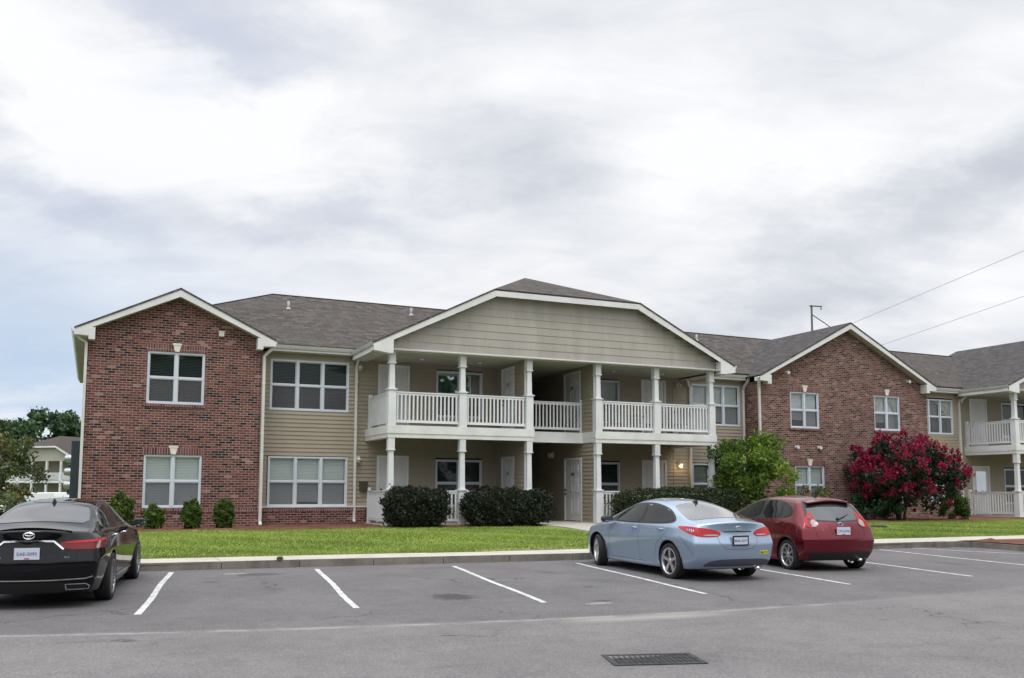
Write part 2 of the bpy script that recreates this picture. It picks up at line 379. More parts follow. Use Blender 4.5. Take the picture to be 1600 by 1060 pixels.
# parking bays a little darker and smoother than the driving lane, old pavement joint between them
wob = t.math('MULTIPLY', t.math('SUBTRACT', t.noise(P3, 1.6, 4, .6), .5), .35)
yj = t.math('ADD', t.math('MULTIPLY', t.math('POWER', t.math('SUBTRACT', 8.5, X), 2.0), .0135), 10.8)
yj = t.math('ADD', yj, t.math('MULTIPLY', wob, .55))
dj = t.math('SUBTRACT', Y, yj)
bay = t.mapr(dj, -.05, .25)
c = t.mix(t.math('MULTIPLY', bay, .75), c, t.mix(1.0, c, (.74, .745, .765), 'MULTIPLY'))
band = t.math('SUBTRACT', 1.0, t.math('DIVIDE', t.math('ABSOLUTE', dj), .11), clamp=True)
bandn = t.mapr(t.noise(P3, 1.1, 3, .6), .38, .60)
inX = t.math('MULTIPLY', t.mapr(X, -4.5, -1.5), t.mapr(X, 12.5, 8.0))
c = t.mix(t.math('MULTIPLY', t.math('MULTIPLY', band, t.math('MULTIPLY', bandn, .62)), inX), c, (.34, .325, .31))
wide = t.math('SUBTRACT', 1.0, t.math('DIVIDE', t.math('ABSOLUTE', t.math('SUBTRACT', Y, t.math('ADD', yj, -.22))), .30), clamp=True)
patch = t.math('MULTIPLY', t.mapr(X, 5.2, 6.1), t.mapr(X, 8.4, 7.0))
c = t.mix(t.math('MULTIPLY', t.math('MULTIPLY', wide, patch), .7), c, (.32, .295, .275))
def spot(cx, cy, rx, ry, colr, amt, soft=.5):
    global c
    dx = t.math('DIVIDE', t.math('SUBTRACT', X, cx), rx); dy = t.math('DIVIDE', t.math('SUBTRACT', Y, cy), ry)
    r_ = t.math('SQRT', t.math('ADD', t.math('MULTIPLY', dx, dx), t.math('MULTIPLY', dy, dy)))
    r_ = t.math('ADD', r_, t.math('MULTIPLY', t.math('SUBTRACT', t.noise(P3, 7, 4, .7), .5), 1.5))
    c = t.mix(t.math('MULTIPLY', t.mapr(r_, 1.0, 1.0-soft), amt), c, colr)
spot(5.05, 13.45, .42, .5, (.04, .04, .042), .8)
spot(2.85, 17.65, .55, .30, (.055, .055, .056), .7)
spot(2.45, 17.9, .3, .15, (.3, .3, .29), .6)
spot(6.95, 12.3, .22, .10, (.05, .05, .05), .8)
spot(6.75, 12.05, .3, .10, (.30, .29, .28), .7)
spot(5.4, 8.15, .95, .45, (.075, .073, .074), .5, .8)
spot(8.3, 14.6, .5, .7, (.085, .083, .085), .5, .8)
spot(6.2, 17.7, .9, .3, (.08, .07, .07), .5, .8)
spot(2.6, 15.3, .35, .7, (.075, .073, .074), .45, .8)
spot(8.0, 16.2, .3, .5, (.07, .068, .07), .5, .8)
spot(17.2, 15.0, .4, .6, (.07, .07, .07), .5, .8)
spot(1.9, 16.6, .16, .14, (.05, .05, .05), .6)
spot(5.5, 16.0, .12, .10, (.05, .05, .05), .6)
spot(7.6, 13.9, .13, .12, (.05, .05, .05), .55)
spot(3.2, 8.6, .5, .10, (.09, .088, .088), .4, .8)
vor = t.a('ShaderNodeTexVoronoi', feature='DISTANCE_TO_EDGE', i_Scale=.35); wv = t.a('ShaderNodeVectorMath', operation='ADD')
nv = t.a('ShaderNodeTexNoise', i_Scale=2.2, i_Detail=5.0); t.l.new(P3, nv.inputs['Vector'])
t.l.new(P3, wv.inputs[0]); t.l.new(nv.outputs['Color'], wv.inputs[1]); t.l.new(wv.outputs[0], vor.inputs['Vector'])
cr = t.math('MULTIPLY', t.mapr(vor.outputs['Distance'], .013, .004), t.mapr(t.noise(P3, .35, 2), .5, .62))
c = t.mix(t.math('MULTIPLY', cr, .75), c, (.045, .048, .048))
t.l.new(c, b.inputs['Base Color']); bump(t, b, v, .5, .008); M['asphalt'] = m

m = weathered('sidewalk_concrete', (.50, .465, .405), (.39, .36, .31), 2.0, .85, fine=60, bumpy=.25); M['concrete'] = m
M['kerb'] = weathered('stained_shaded_kerb_concrete', (.21, .185, .155), (.10, .09, .08), 1.7, .9, fine=30, bumpy=.3, streak=(.08, .075, .065))  # stained concrete, with the shade of the kerb face put into its colour
M['groundfar'] = weathered('far_grass', (.09, .14, .035), (.06, .10, .03), .3, .95)
m = mat('lawn_soil', (.1, .2, .03), .95, spec=.1); b, t = pb(m); tc = t.a('ShaderNodeTexCoord'); P3 = tc.outputs['Object']
g1 = t.noise(P3, .9, 5, .65); g2 = t.noise(P3, 22, 4, .7)
c = t.ramp(t.math('ADD', t.math('MULTIPLY', g1, .5), t.math('MULTIPLY', g2, .5)), [(.32, (.12, .18, .03)), (.5, (.21, .28, .05)), (.66, (.30, .35, .075))])
sp = t.a('ShaderNodeSeparateXYZ'); t.l.new(P3, sp.inputs[0])
def bare(cx, cy, rx, ry, amt):
    global c
    dx = t.math('DIVIDE', t.math('SUBTRACT', sp.outputs[0], cx), rx); dy = t.math('DIVIDE', t.math('SUBTRACT', sp.outputs[1], cy), ry)
    r_ = t.math('SQRT', t.math('ADD', t.math('MULTIPLY', dx, dx), t.math('MULTIPLY', dy, dy)))
    r_ = t.math('ADD', r_, t.math('MULTIPLY', t.math('SUBTRACT', t.noise(P3, 3, 4, .7), .5), 1.6))
    c = t.mix(t.math('MULTIPLY', t.mapr(r_, 1.0, .4), amt), c, (.22, .19, .14))
bare(9.6, 20.1, 1.5, .45, .85); bare(6.2, 20.0, 1.0, .25, .5)
t.l.new(c, b.inputs['Base Color']); bump(t, b, g2, 1.0, .04); M['lawn'] = m
m = mat('pine_straw_mulch', (.2, .1, .06), .95, spec=.1); b, t = pb(m); tc = t.a('ShaderNodeTexCoord')
mp = t.a('ShaderNodeMapping'); mp.inputs['Scale'].default_value = (1, 2.4, 1); t.l.new(tc.outputs['Object'], mp.inputs[0])
g = t.noise(mp.outputs[0], 24, 5, .75, .6); g0 = t.noise(tc.outputs['Object'], 1.3, 3)
c = t.ramp(t.math('ADD', t.math('MULTIPLY', g, .75), t.math('MULTIPLY', g0, .25)), [(.34, (.085, .04, .028)), (.5, (.20, .098, .066)), (.66, (.33, .19, .135))])
t.l.new(c, b.inputs['Base Color']); bump(t, b, g, 1.0, .05); M['mulch'] = m
M['line'] = weathered('worn_road_paint', (.66, .655, .64), (.33, .325, .32), 7.0, .8, fine=38, bumpy=.3)
M['castiron'] = weathered('cast_iron', (.075, .074, .074), (.035, .035, .036), 8, .85, spec=.15)

def leaf_mat(name, stops, trans=.35, rough=.55, attr='tone'):
    m = bpy.data.materials.new(name); m.use_nodes = True; t = NT(m.node_tree); b = m.node_tree.nodes['Principled BSDF']
    at = t.a('ShaderNodeAttribute'); at.attribute_name = attr
    c = t.ramp(at.outputs['Fac'], stops)
    t.l.new(c, b.inputs['Base Color']); b.inputs['Roughness'].default_value = rough; b.inputs['Specular IOR Level'].default_value = .35
    tl = t.a('ShaderNodeBsdfTranslucent'); t.l.new(t.mix(1.0, c, (1.0, 1.15, .6), 'MULTIPLY'), tl.inputs[0])
    mx = t.a('ShaderNodeMixShader'); mx.inputs[0].default_value = trans
    o = [n for n in t.n if n.type == 'OUTPUT_MATERIAL'][0]
    t.l.new(b.outputs[0], mx.inputs[1]); t.l.new(tl.outputs[0], mx.inputs[2]); t.l.new(mx.outputs[0], o.inputs[0]); return m
M['leaf_box'] = leaf_mat('boxwood_leaf', [(0, (.008, .013, .008)), (.6, (.022, .032, .017)), (.93, (.055, .062, .038)), (1, (.12, .115, .10))], .12)
M['leaf_hedge'] = leaf_mat('hedge_leaf', [(0, (.015, .026, .012)), (.6, (.045, .065, .026)), (1, (.10, .12, .05))], .2)
M['leaf_round'] = leaf_mat('shrub_leaf', [(0, (.035, .062, .014)), (.5, (.085, .145, .025)), (1, (.19, .25, .045))], .3)
M['leaf_tree'] = leaf_mat('tree_leaf', [(0, (.022, .05, .016)), (.4, (.075, .14, .024)), (.75, (.17, .25, .04)), (1, (.32, .37, .07))], .38)
M['leaf_far'] = leaf_mat('far_tree_leaf', [(0, (.022, .05, .03)), (.6, (.055, .105, .055)), (1, (.11, .17, .08))], .25)
M['leaf_crape'] = leaf_mat('crape_leaf', [(0, (.008, .014, .010)), (.6, (.022, .040, .022)), (1, (.055, .075, .04))], .2)
M['flower'] = leaf_mat('crape_blossom', [(0, (.10, .003, .022)), (.5, (.29, .009, .055)), (.85, (.46, .024, .10)), (1, (.60, .08, .17))], .25)
M['leaf_mixed'] = leaf_mat('bronze_tipped_leaf', [(0, (.045, .07, .025)), (.6, (.13, .17, .06)), (.88, (.20, .21, .09)), (1, (.28, .15, .10))], .3)
M['leaf_juniper'] = leaf_mat('juniper_leaf', [(0, (.018, .045, .025)), (.6, (.045, .09, .042)), (1, (.09, .15, .06))], .2)
M['leaf_pale'] = leaf_mat('pale_bush_leaf', [(0, (.05, .08, .03)), (.6, (.15, .20, .09)), (1, (.32, .36, .22))], .3)
M['grass'] = leaf_mat('grass_blade', [(0, (.10, .155, .035)), (.45, (.25, .315, .080)), (.85, (.39, .43, .125)), (1, (.50, .48, .19))], .4)
M['bark'] = weathered('bark', (.11, .085, .065), (.06, .045, .035), 6, .9, stretch=(1, 1, .3), fine=30, bumpy=.5)

# ------------------------------------------------------------------ ground
def G(y): return .05+.015*(max(y, 8.0)-14)      # parking lot rises gently to the kerb
KP = [(-60, 19.1), (-8, 19.05), (0.9, 18.88), (5.0, 18.68), (9.75, 18.42), (14, 18.5), (18.7, 18.85), (21.3, 18.86)]
def ky(x):
    for (a, b), (c, d) in zip(KP, KP[1:]):
        if x <= c: return b+(d-b)*max(0, (x-a))/(c-a)
    return KP[-1][1]
def sw_back(x):     # rear edge of the pavement
    return ky(x)+(1.12 if x < 8 else 1.12+.45*min(1, (x-8)/12))
def lawn_z(x, y):
    y0 = sw_back(x); z0 = G(ky(x))+.14
    k = min(1, max(0, (y-y0)/(28.0-y0))); z = z0+(.455-z0)*(k*k*(3-2*k)*.6+k*.4)
    if x < -.8 and y > 24: z -= min(1, (y-24)/14)*min(1, (-.8-x)/2.5)*.62
    return z
mb = MB()
ys = [-3000, -400, -60, -10, 0, 4, 8, 12, 16, 19.6]
xs = [-3000, -300, -60, -20, -5, 5, 15, 25, 60, 300, 3000]
for i in range(len(xs)-1):
    for j in range(len(ys)-1):
        mb.quad(*[(x, y, G(y) if y > -3001 else 0) for x, y in ((xs[i], ys[j]), (xs[i+1], ys[j]), (xs[i+1], ys[j+1]), (xs[i], ys[j+1]))])
tag(mb.build('road', M['asphalt']), kind='structure')
mb = MB(); mb.quad((-3000, 60, -.6), (3000, 60, -.6), (3000, 3000, -.6), (-3000, 3000, -.6)); mb.mi = 1
mb.quad((-400, 60, -.6), (-400, 20.2, .05), (-2.9, 20.2, .05), (-2.9, 60, -.6))
tag(mb.build('far_ground', [M['groundfar'], M['asphalt']]), kind='structure')
# lawn surface
mb = MB(); xs = [-3+k*.75 for k in range(84)]+[60, 120]
for i in range(len(xs)-1):
    for j in range(26):
        def P(x, j):
            y0 = sw_back(x)-.02; y = y0+(j/14)*(28-y0) if j <= 14 else 28+(j-14)**2*1.0
            return (x, y, lawn_z(x, y)-.012)
        mb.quad(P(xs[i], j), P(xs[i+1], j), P(xs[i+1], j+1), P(xs[i], j+1))
tag(mb.build('lawn', M['lawn'], smooth=True), kind='structure')
# kerb and pavement slabs with open joints
kb = MB(); sw = MB(); x = -30.0; rj = random.Random(4)
while x < 60:
    L = 1.47; x2 = x+L-.014
    def K(xx): return ky(min(xx, 21.3))
    z1, z2 = G(K(x))+.15, G(K(x2))+.15
    dz = rj.uniform(-.003, .003)
    sw.hexa([(x, K(x)+.035, z1-.2), (x2, K(x2)+.035, z2-.2), (x2, sw_back(x2), z2-.2), (x, sw_back(x), z1-.2)],
            [(x, K(x)+.035, z1+dz), (x2, K(x2)+.035, z2+dz), (x2, sw_back(x2), z2+dz), (x, sw_back(x), z1+dz)])
    if x < 21.0:
        kb.hexa([(x, K(x)-.012, z1-.3), (x2, K(x2)-.012, z2-.3), (x2, K(x2)+.035, z2-.3), (x, K(x)+.035, z1-.3)],
                [(x, K(x)+.018, z1-.006), (x2, K(x2)+.018, z2-.006), (x2, K(x2)+.035, z2-.002), (x, K(x)+.035, z1-.002)])
    x += L
sb = MB()
for i in range(-30, 60, 3): sb.quad(*[(a, b, G(18.8)+.11) for a, b in ((i, ky(min(i, 21.3))+.02), (i+3, ky(min(i+3, 21.3))+.02), (i+3, sw_back(i+3)), (i, sw_back(i)))])
tag(sb.build('joint_bed', M['kerb']), kind='structure')
o_ = sw.build('sidewalk', M['concrete']); tag(o_, kind='structure'); bevel(o_, .008, 1)
# kerbed planting island at the right
ip = [(20.9, 18.84), (21.5, 18.78), (21.88, 18.45), (22.0, 17.8), (21.98, 16.9), (21.85, 15.5), (21.6, 13.6), (22.4, 12.7), (26, 12.4)]
for (a, b) in zip(ip, ip[1:]):
    d = Vector((b[0]-a[0], b[1]-a[1], 0)).normalized(); n_ = Vector((-d.y, d.x, 0))
    if n_.dot(Vector((25-a[0], 16-a[1], 0))) < 0: n_ = -n_
    n_ *= .15; za, zb = G(a[1])+.15, G(b[1])+.15
    kb.hexa([(a[0], a[1], za-.3), (b[0], b[1], zb-.3), (b[0]+n_.x, b[1]+n_.y, zb-.3), (a[0]+n_.x, a[1]+n_.y, za-.3)],
            [(a[0]+n_.x*.15, a[1]+n_.y*.15, za-.004), (b[0]+n_.x*.15, b[1]+n_.y*.15, zb-.004), (b[0]+n_.x, b[1]+n_.y, zb-.003), (a[0]+n_.x, a[1]+n_.y, za-.003)])
tag(kb.build('kerb', M['kerb']), kind='structure')
mb = MB(); mb.poly([(21.9, 18.9, G(18.9)+.16), (22.1, 18.0, G(18)+.17), (22.1, 16.5, G(16.5)+.18), (21.9, 14, G(14)+.17), (26, 12.6, G(12.6)+.17), (34, 12.6, G(12.6)+.17), (34, 18.9, G(18.9)+.16)])
for k in range(90):
    x, y = rj.uniform(22.3, 30), rj.uniform(14, 18.7); h = rj.uniform(.02, .06); s_ = rj.uniform(.1, .3)
    mb.add([(x-s_, y, G(y)+.165), (x, y-s_, G(y)+.165), (x+s_, y, G(y)+.165), (x, y+s_, G(y)+.165), (x, y, G(y)+.17+h)], [(0, 1, 4), (1, 2, 4), (2, 3, 4), (3, 0, 4)])
tag(mb.build('island_mulch', M['mulch'], smooth=True), kind='structure')
# mulch bed against the building: front edge wavy
def medge(x): return 28.35+.18*math.sin(x*.9)+.1*math.sin(x*2.3+1) - (0.9 if x > 24 else 0)*min(1, (x-24)/3 if x > 24 else 0)
mb = MB(); n = 150
def mrow(x0, x1, yb, n):
    pts = []
    for i in range(n+1):
        x = x0+(x1-x0)*i/n; ye = medge(x); row = []
        for j in range(9):
            y = ye+(yb-ye)*j/8
            row.append((x, y, lawn_z(x, y)+(.0 if j == 0 else .035+.02*math.sin(x*5+j*2)*math.sin(x*1.7+j))))
        pts.append(row)
    for i in range(n):
        for j in range(8): mb.quad(pts[i][j], pts[i+1][j], pts[i+1][j+1], pts[i][j+1])
mrow(-1.2, 13.3, 31.75, 120); mrow(16.6, 52, 31.75, 200)
tag(mb.build('mulch_bed', M['mulch'], smooth=True), kind='structure')
# concrete walk from the breezeway to the pavement
mb = MB(); n = 16
wl = [(19.4, 13.3, 15.2), (22, 13.45, 15.3), (25, 13.7, 15.6), (27.2, 13.9, 16.0), (28.4, 13.75, 16.5), (31.8, 13.7, 16.5)]
for (a, l1, r1), (b_, l2, r2) in zip(wl, wl[1:]):
    mb.hexa([(l1, a, .0), (r1, a, .0), (r2, b_-.015, .0), (l2, b_-.015, .0)], [(l1, a, lawn_z(14, a)+.03), (r1, a, lawn_z(14, a)+.03), (r2, b_-.015, lawn_z(14, b_)+.03), (l2, b_-.015, lawn_z(14, b_)+.03)])
tag(mb.build('walkway', M['concrete']), kind='structure')
# painted bay lines
for (x1, y1, x2, y2) in [(1.40, 18.5, .62, 13.15), (4.04, 18.25, 3.37, 12.75), (6.72, 17.95, 6.04, 12.38), (9.42, 17.75, 8.88, 12.42), (12.55, 17.9, 12.05, 12.66), (15.75, 17.9, 15.32, 12.9), (18.75, 18.6, 18.4, 13.3), (20.0, 18.7, 21.5, 15.9)]:
    mb = MB(); d = Vector((x2-x1, y2-y1, 0)).normalized(); q = Vector((-d.y, d.x, 0))*.045; N = 24
    rr = random.Random(int(x1*10)); L_ = []; R_ = []
    for i in range(N+1):
        t_ = i/N; x, y = x1+(x2-x1)*t_, y1+(y2-y1)*t_; wb = .012*math.sin(t_*9+x1)
        L_.append((x+wb-q.x*(1+rr.uniform(-.06, .06)), y-q.y, G(y)+.004)); R_.append((x+wb+q.x*(1+rr.uniform(-.06, .06)), y+q.y, G(y)+.004))
    for i in range(N): mb.quad(L_[i], R_[i], R_[i+1], L_[i+1])
    tag(mb.build('parking_line', M['line']), kind='structure')
# storm drain grate
g0 = G(8)+.004; gr = empty('drain_grate', (5.2, 8.18, G(8)), 'rusty iron storm drain grate with three rows of slots, set in the asphalt', 'drain grate')
ax = Vector((.955, -.27, 0)).normalized(); ay = Vector((-ax.y, ax.x, 0)); c0 = Vector((5.2, 8.18, 0)); hw, hh = .42, .235
def gp(u, v, z): p = c0+ax*u+ay*v; return (p.x, p.y, z)
fm = MB(); ba = MB(); pit = MB()
for (u0, u1, v0, v1) in ((-hw-.05, hw+.05, -hh-.05, -hh), (-hw-.05, hw+.05, hh, hh+.05), (-hw-.05, -hw, -hh, hh), (hw, hw+.05, -hh, hh)):
    fm.hexa([gp(u0, v0, g0-.03), gp(u1, v0, g0-.03), gp(u1, v1, g0-.03), gp(u0, v1, g0-.03)], [gp(u0, v0, g0+.008), gp(u1, v0, g0+.008), gp(u1, v1, g0+.008), gp(u0, v1, g0+.008)])
def gb(u0, u1, v0, v1):
    ba.hexa([gp(u0, v0, g0-.0), gp(u1, v0, g0-.0), gp(u1, v1, g0-.0), gp(u0, v1, g0-.0)], [gp(u0, v0, g0+.005), gp(u1, v0, g0+.005), gp(u1, v1, g0+.005), gp(u0, v1, g0+.005)])
for k in range(4):
    v = -hh+2*hh*k/3; gb(-hw, hw, max(-hh, v-.012), min(hh, v+.012))
for r_ in range(3):
    va, vb = -hh+2*hh*r_/3+.016, -hh+2*hh*(r_+1)/3-.016
    for k in range(16): u = -hw+2*hw*k/15; gb(max(-hw, u-.009), min(hw, u+.009), va, vb)
pit.add([gp(-hw, -hh, g0+.001), gp(hw, -hh, g0+.001), gp(hw, hh, g0+.001), gp(-hw, hh, g0+.001)], [(0, 1, 2, 3)])
fm.build('frame', M['castiron'], gr); ba.build('bars', M['castiron'], gr); pit.build('pit', M['dark'], gr)
cv = MB(); cz = lawn_z(25.2, 25)
cv.lathe([(0.0, cz+.05), (.26, cz+.05), (.28, cz+.03), (.28, cz-.02)], 20, o=(25.2, 25.0, 0))
tag(cv.build('utility_cover', M['castiron'], loc=(25.2, 25.0, cz)), 'flat dark utility cover lying in the grass behind the red hatchback', 'utility cover')

# ------------------------------------------------------------------ the apartment building
BZ = .46
bd = empty('apartment_building', (15.0, 31.7, BZ), 'long two storey apartment building of red brick gables, tan siding and white balconies', 'apartment building')
SY, BY, PY = 31.7, 30.7, 29.1
WT = 6.15                                     # top of walls
def cut(x0, x1, z0, z1, holes):
    """solid x-intervals of the row z0..z1"""
    iv = [(x0, x1)]
    for (a, b, c, d) in holes:
        if (z0+z1)/2 > c and (z0+z1)/2 < d:
            nv = []
            for (p, q) in iv:
                if b <= p or a >= q: nv.append((p, q))
                else:
                    if a > p: nv.append((p, a))
                    if b < q: nv.append((b, q))
            iv = nv
    return iv
def siding(name, mt, x0, x1, z0, z1, at, holes=(), axis='X', lap=.14, dep=.026, top=None, lean=None):
    """lap boards on plane at; axis X faces -Y; axis Yn faces -X (x0,x1 are then y values)"""
    mb = MB(); n = max(1, round((z1-z0)/lap)); h = (z1-z0)/n
    for i in range(n):
        a, b = z0+i*h, z0+(i+1)*h; lo, hi = x0, x1
        if top: lo, hi = top((a+b)/2+h*.3)
        if hi-lo < .02: continue
        for (p, q) in cut(lo, hi, a, b, holes):
            def pt(u, d_, z): return (u, at-d_, z) if axis == 'X' else (at-d_, u, z)
            mb.quad(pt(p, dep, a), pt(q, dep, a), pt(q, .002, b), pt(p, .002, b))
            mb.quad(pt(p, 0, a), pt(q, 0, a), pt(q, dep, a), pt(p, dep, a))
            mb.quad(pt(p, 0, a), pt(p, dep, a), pt(p, .002, b), pt(p, 0, b)); mb.quad(pt(q, 0, a), pt(q, 0, b), pt(q, .002, b), pt(q, dep, a))
    return mb.build(name, mt, bd, fixn=False)
def brickwall(name, mt, x0, x1, z0, ztop, at, holes, breaks=(), depth=.1):
    mb = MB(); xs = sorted(set([x0, x1, *breaks]+[h for H in holes for h in H[:2]]))
    for a, b in zip(xs, xs[1:]):
        hs = sorted([(H[2], H[3]) for H in holes if H[0] <= a+1e-6 and H[1] >= b-1e-6]); z = z0
        for (c, d) in hs:
            mb.quad((a, at, z), (b, at, z), (b, at, c), (a, at, c)); z = d
        mb.quad((a, at, z), (b, at, z), (b, at, ztop(b)), (a, at, ztop(a)))
    for (a, b, c, d) in holes:
        mb.quad((a, at, c), (b, at, c), (b, at+depth, c), (a, at+depth, c)); mb.quad((a, at, d), (b, at, d), (b, at+depth, d), (a, at+depth, d))
        mb.quad((a, at, c), (a, at+depth, c), (a, at+depth, d), (a, at, d)); mb.quad((b, at, c), (b, at+depth, c), (b, at+depth, d), (b, at, d))
    return mb
def window(x0, x1, z0, z1, at, cols, up='blind_mid', lo=None, proud=.03, glass='glass', curtain=False, screen=True, split=.5):
    f = MB(); y0 = at-proud; y1 = at+.05; e = .055
    f.box(x0, x1, y0, y1, z0, z0+e); f.box(x0, x1, y0, y1, z1-e, z1)
    f.box(x0, x0+e, y0, y1, z0+e, z1-e); f.box(x1-e, x1, y0, y1, z0+e, z1-e)
    w_ = (x1-x0-2*e)/cols; zm = z0+(z1-z0)*split
    for k in range(1, cols):
        xc = x0+e+w_*k; f.box(xc-.045, xc+.045, y0-.004, y1, z0+e, z1-e)
    for k in range(cols):
        a, b = x0+e+w_*k+(.045 if k else 0), x0+e+w_*(k+1)-(.045 if k < cols-1 else 0)
        f.box(a, b, y0+.008, y1, zm-.026, zm+.026)
        for s_, (c, d) in enumerate(((z0+e, zm-.026), (zm+.026, z1-e))):
            yy = at+.004+(.018 if s_ else 0); t_ = .026
            f.box(a, a+t_, yy, y1, c, d); f.box(b-t_, b, yy, y1, c, d); f.box(a+t_, b-t_, yy, y1, c, c+t_); f.box(a+t_, b-t_, yy, y1, d-t_, d)
    wn = f.build('window', M['winframe'], bd)
    g = MB(); g.quad((x0+e, at+.030, z0+e), (x1-e, at+.030, z0+e), (x1-e, at+.030, zm), (x0+e, at+.030, zm))
    g.quad((x0+e, at+.040, zm), (x1-e, at+.040, zm), (x1-e, at+.040, z1-e), (x0+e, at+.040, z1-e)); g.build('pane', M[glass], wn, fixn=False)
    if screen:
        s_ = MB(); s_.quad((x0+e, at+.012, z0+e), (x1-e, at+.012, z0+e), (x1-e, at+.012, zm-.026), (x0+e, at+.012, zm-.026)); s_.build('insect_screen', M['screen'], wn, fixn=False)
    for k in range(cols):
        a, b = x0+e+w_*k+.03, x0+e+w_*(k+1)-.03; sl = MB(); sag = random.Random(int(x0*31+z0*7+k)).uniform(-.004, .004)
        z = z0+.05+(.0 if up != 'blind_light' else [0, 0, .12, 0, .30, 0][int(x0*13+k*5+z0) % 6]); pitch_ = .048
        while z < z1-.06:
            op = .034 if up == 'blind_dark' else .044
            sl.quad((a, at+.09, z), (b, at+.09, z+sag), (b, at+.112, z+sag+op), (a, at+.112, z+op)); z += pitch_
        sl.box(a, b, at+.085, at+.12, z1-.09, z1-.05)
        sl.build('blind', M[up], wn, fixn=False)
    if curtain:
        cm = MB(); N = 26
        for side in (0, 1):
            for r_ in range(14):
                for q in range(N):
                    def cp(i, j):
                        t_ = j/14; zt = z1-.06-(z1-z0-.12)*t_; spread = (.5-.40*math.sin(min(1, t_*1.5)*math.pi/2)) if curtain is True else .5
                        u = (i/N)*spread; xx = x0+e+(x1-x0-2*e)*(u if side == 0 else 1-u)
                        return (xx, at+.075+.012*math.sin(i*1.9), zt)
                    cm.quad(cp(q, r_), cp(q+1, r_), cp(q+1, r_+1), cp(q, r_+1))
        cm.build('curtain', M['curtain'], wn, smooth=True, fixn=False)
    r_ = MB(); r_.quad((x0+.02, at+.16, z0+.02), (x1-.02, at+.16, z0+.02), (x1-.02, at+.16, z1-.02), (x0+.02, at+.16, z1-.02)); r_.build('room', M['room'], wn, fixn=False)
    return wn
def soldier(x0, x1, z0, z1, at, proud=.006):
    mb = MB(); mb.box(x0, x1, at-proud, at+.05, z0, z1); return mb.build('soldier_course', M['soldier'], bd)
def keystone(xc, z, at, h=.26):
    mb = MB(); y = at-.035
    mb.prism([(xc-.065, y, z), (xc+.065, y, z), (xc+.12, y, z+h-.06), (xc-.12, y, z+h-.06)], (0, .08, 0))
    mb.box(xc-.135, xc+.135, y-.012, at+.03, z+h-.058, z+h)
    mb.build('keystone', M['keystone'], bd)
def brickwindow(x0, x1, z0, z1, at, cols, up, **kw):
    window(x0+.004, x1-.004, z0+.004, z1-.004, at+.045, cols, up, proud=.02, **kw)
    soldier(x0-.06, x1+.06, z1+.003, z1+.215, at); keystone((x0+x1)/2, z1+.01, at)
    s_ = MB(); s_.hexa([(x0-.05, at-.045, z0-.09), (x1+.05, at-.045, z0-.09), (x1+.05, at+.04, z0-.09), (x0-.05, at+.04, z0-.09)],
                       [(x0-.05, at-.04, z0-.018), (x1+.05, at-.04, z0-.018), (x1+.05, at+.04, z0-.003), (x0-.05, at+.04, z0-.003)])
    s_.build('brick_sill', M['soldier'], bd)
def sideroof(name, mt, polys, th=.05):
    """roof planes as thick slabs with shingle UVs; each poly: list of 3D pts, first edge along the eave"""
    mb = MB(); uv = []
    for p in polys:
        P_ = [Vector(q) for q in p]; u = (P_[1]-P_[0]).normalized(); nrm = (P_[1]-P_[0]).cross(P_[-1]-P_[0]).normalized()
        if nrm.z < 0: nrm = -nrm
        v_ = nrm.cross(u).normalized()
        if v_.z < 0: v_ = -v_
        n_ = len(P_); b0 = len(mb.v)
        mb.add(P_+[q-nrm*th for q in P_], [tuple(range(n_)), tuple(range(n_, 2*n_))[::-1]]+[(i, n_+i, n_+(i+1) % n_, (i+1) % n_) for i in range(n_)])
        uv += [(q.dot(u), q.dot(v_)) for q in P_]*2
    ob = mb.build(name, mt, bd, fixn=False); me = ob.data; l = me.uv_layers.new(name='UVMap')
    for lp in me.loops: l.data[lp.index].uv = uv[lp.vertex_index]
    return ob
def downspout(x, y, ztop, zbot, dy=.35, dx=.0, r=.062):
    mb = MB()
    mb.tube([(x+dx, y-dy, ztop), (x+dx, y-dy, ztop-.10), (x+dx*.3, y-.12, ztop-.38), (x, y-.06, ztop-.50), (x, y-.06, zbot+.12), (x, y-.14, zbot+.03)], r, 4)
    for z in (zbot+1.2, zbot+3.2, zbot+4.8): mb.box(x-.055, x+.055, y-.11, y, z, z+.03)
    return mb.build('downspout', M['downspout'], bd)
def gutter(a, b, hgt=.12, dep=.11, into=(0, 1, 0)):
    """K-profile gutter from a to b (top front edge), fascia behind"""
    a = Vector(a); b = Vector(b); i_ = Vector(into); mb = MB(); up = Vector((0, 0, 1))
    prof = [(0, 0), (.012, -.02), (0.02, -.05), (.05, -hgt), (dep, -hgt), (dep, 0), (dep-.01, 0), (dep-.01, -hgt+.012), (.06, -hgt+.012), (.012, 0)]
    vs = []; n_ = len(prof)
    for p in (a, b): vs += [p+i_*u+up*v_ for u, v_ in prof]
    mb.add(vs, [(k, (k+1) % n_, n_+(k+1) % n_, n_+k) for k in range(n_)]+[tuple(range(n_)), tuple(range(n_, 2*n_))])
    return mb.build('gutter', M['gutter'], bd)

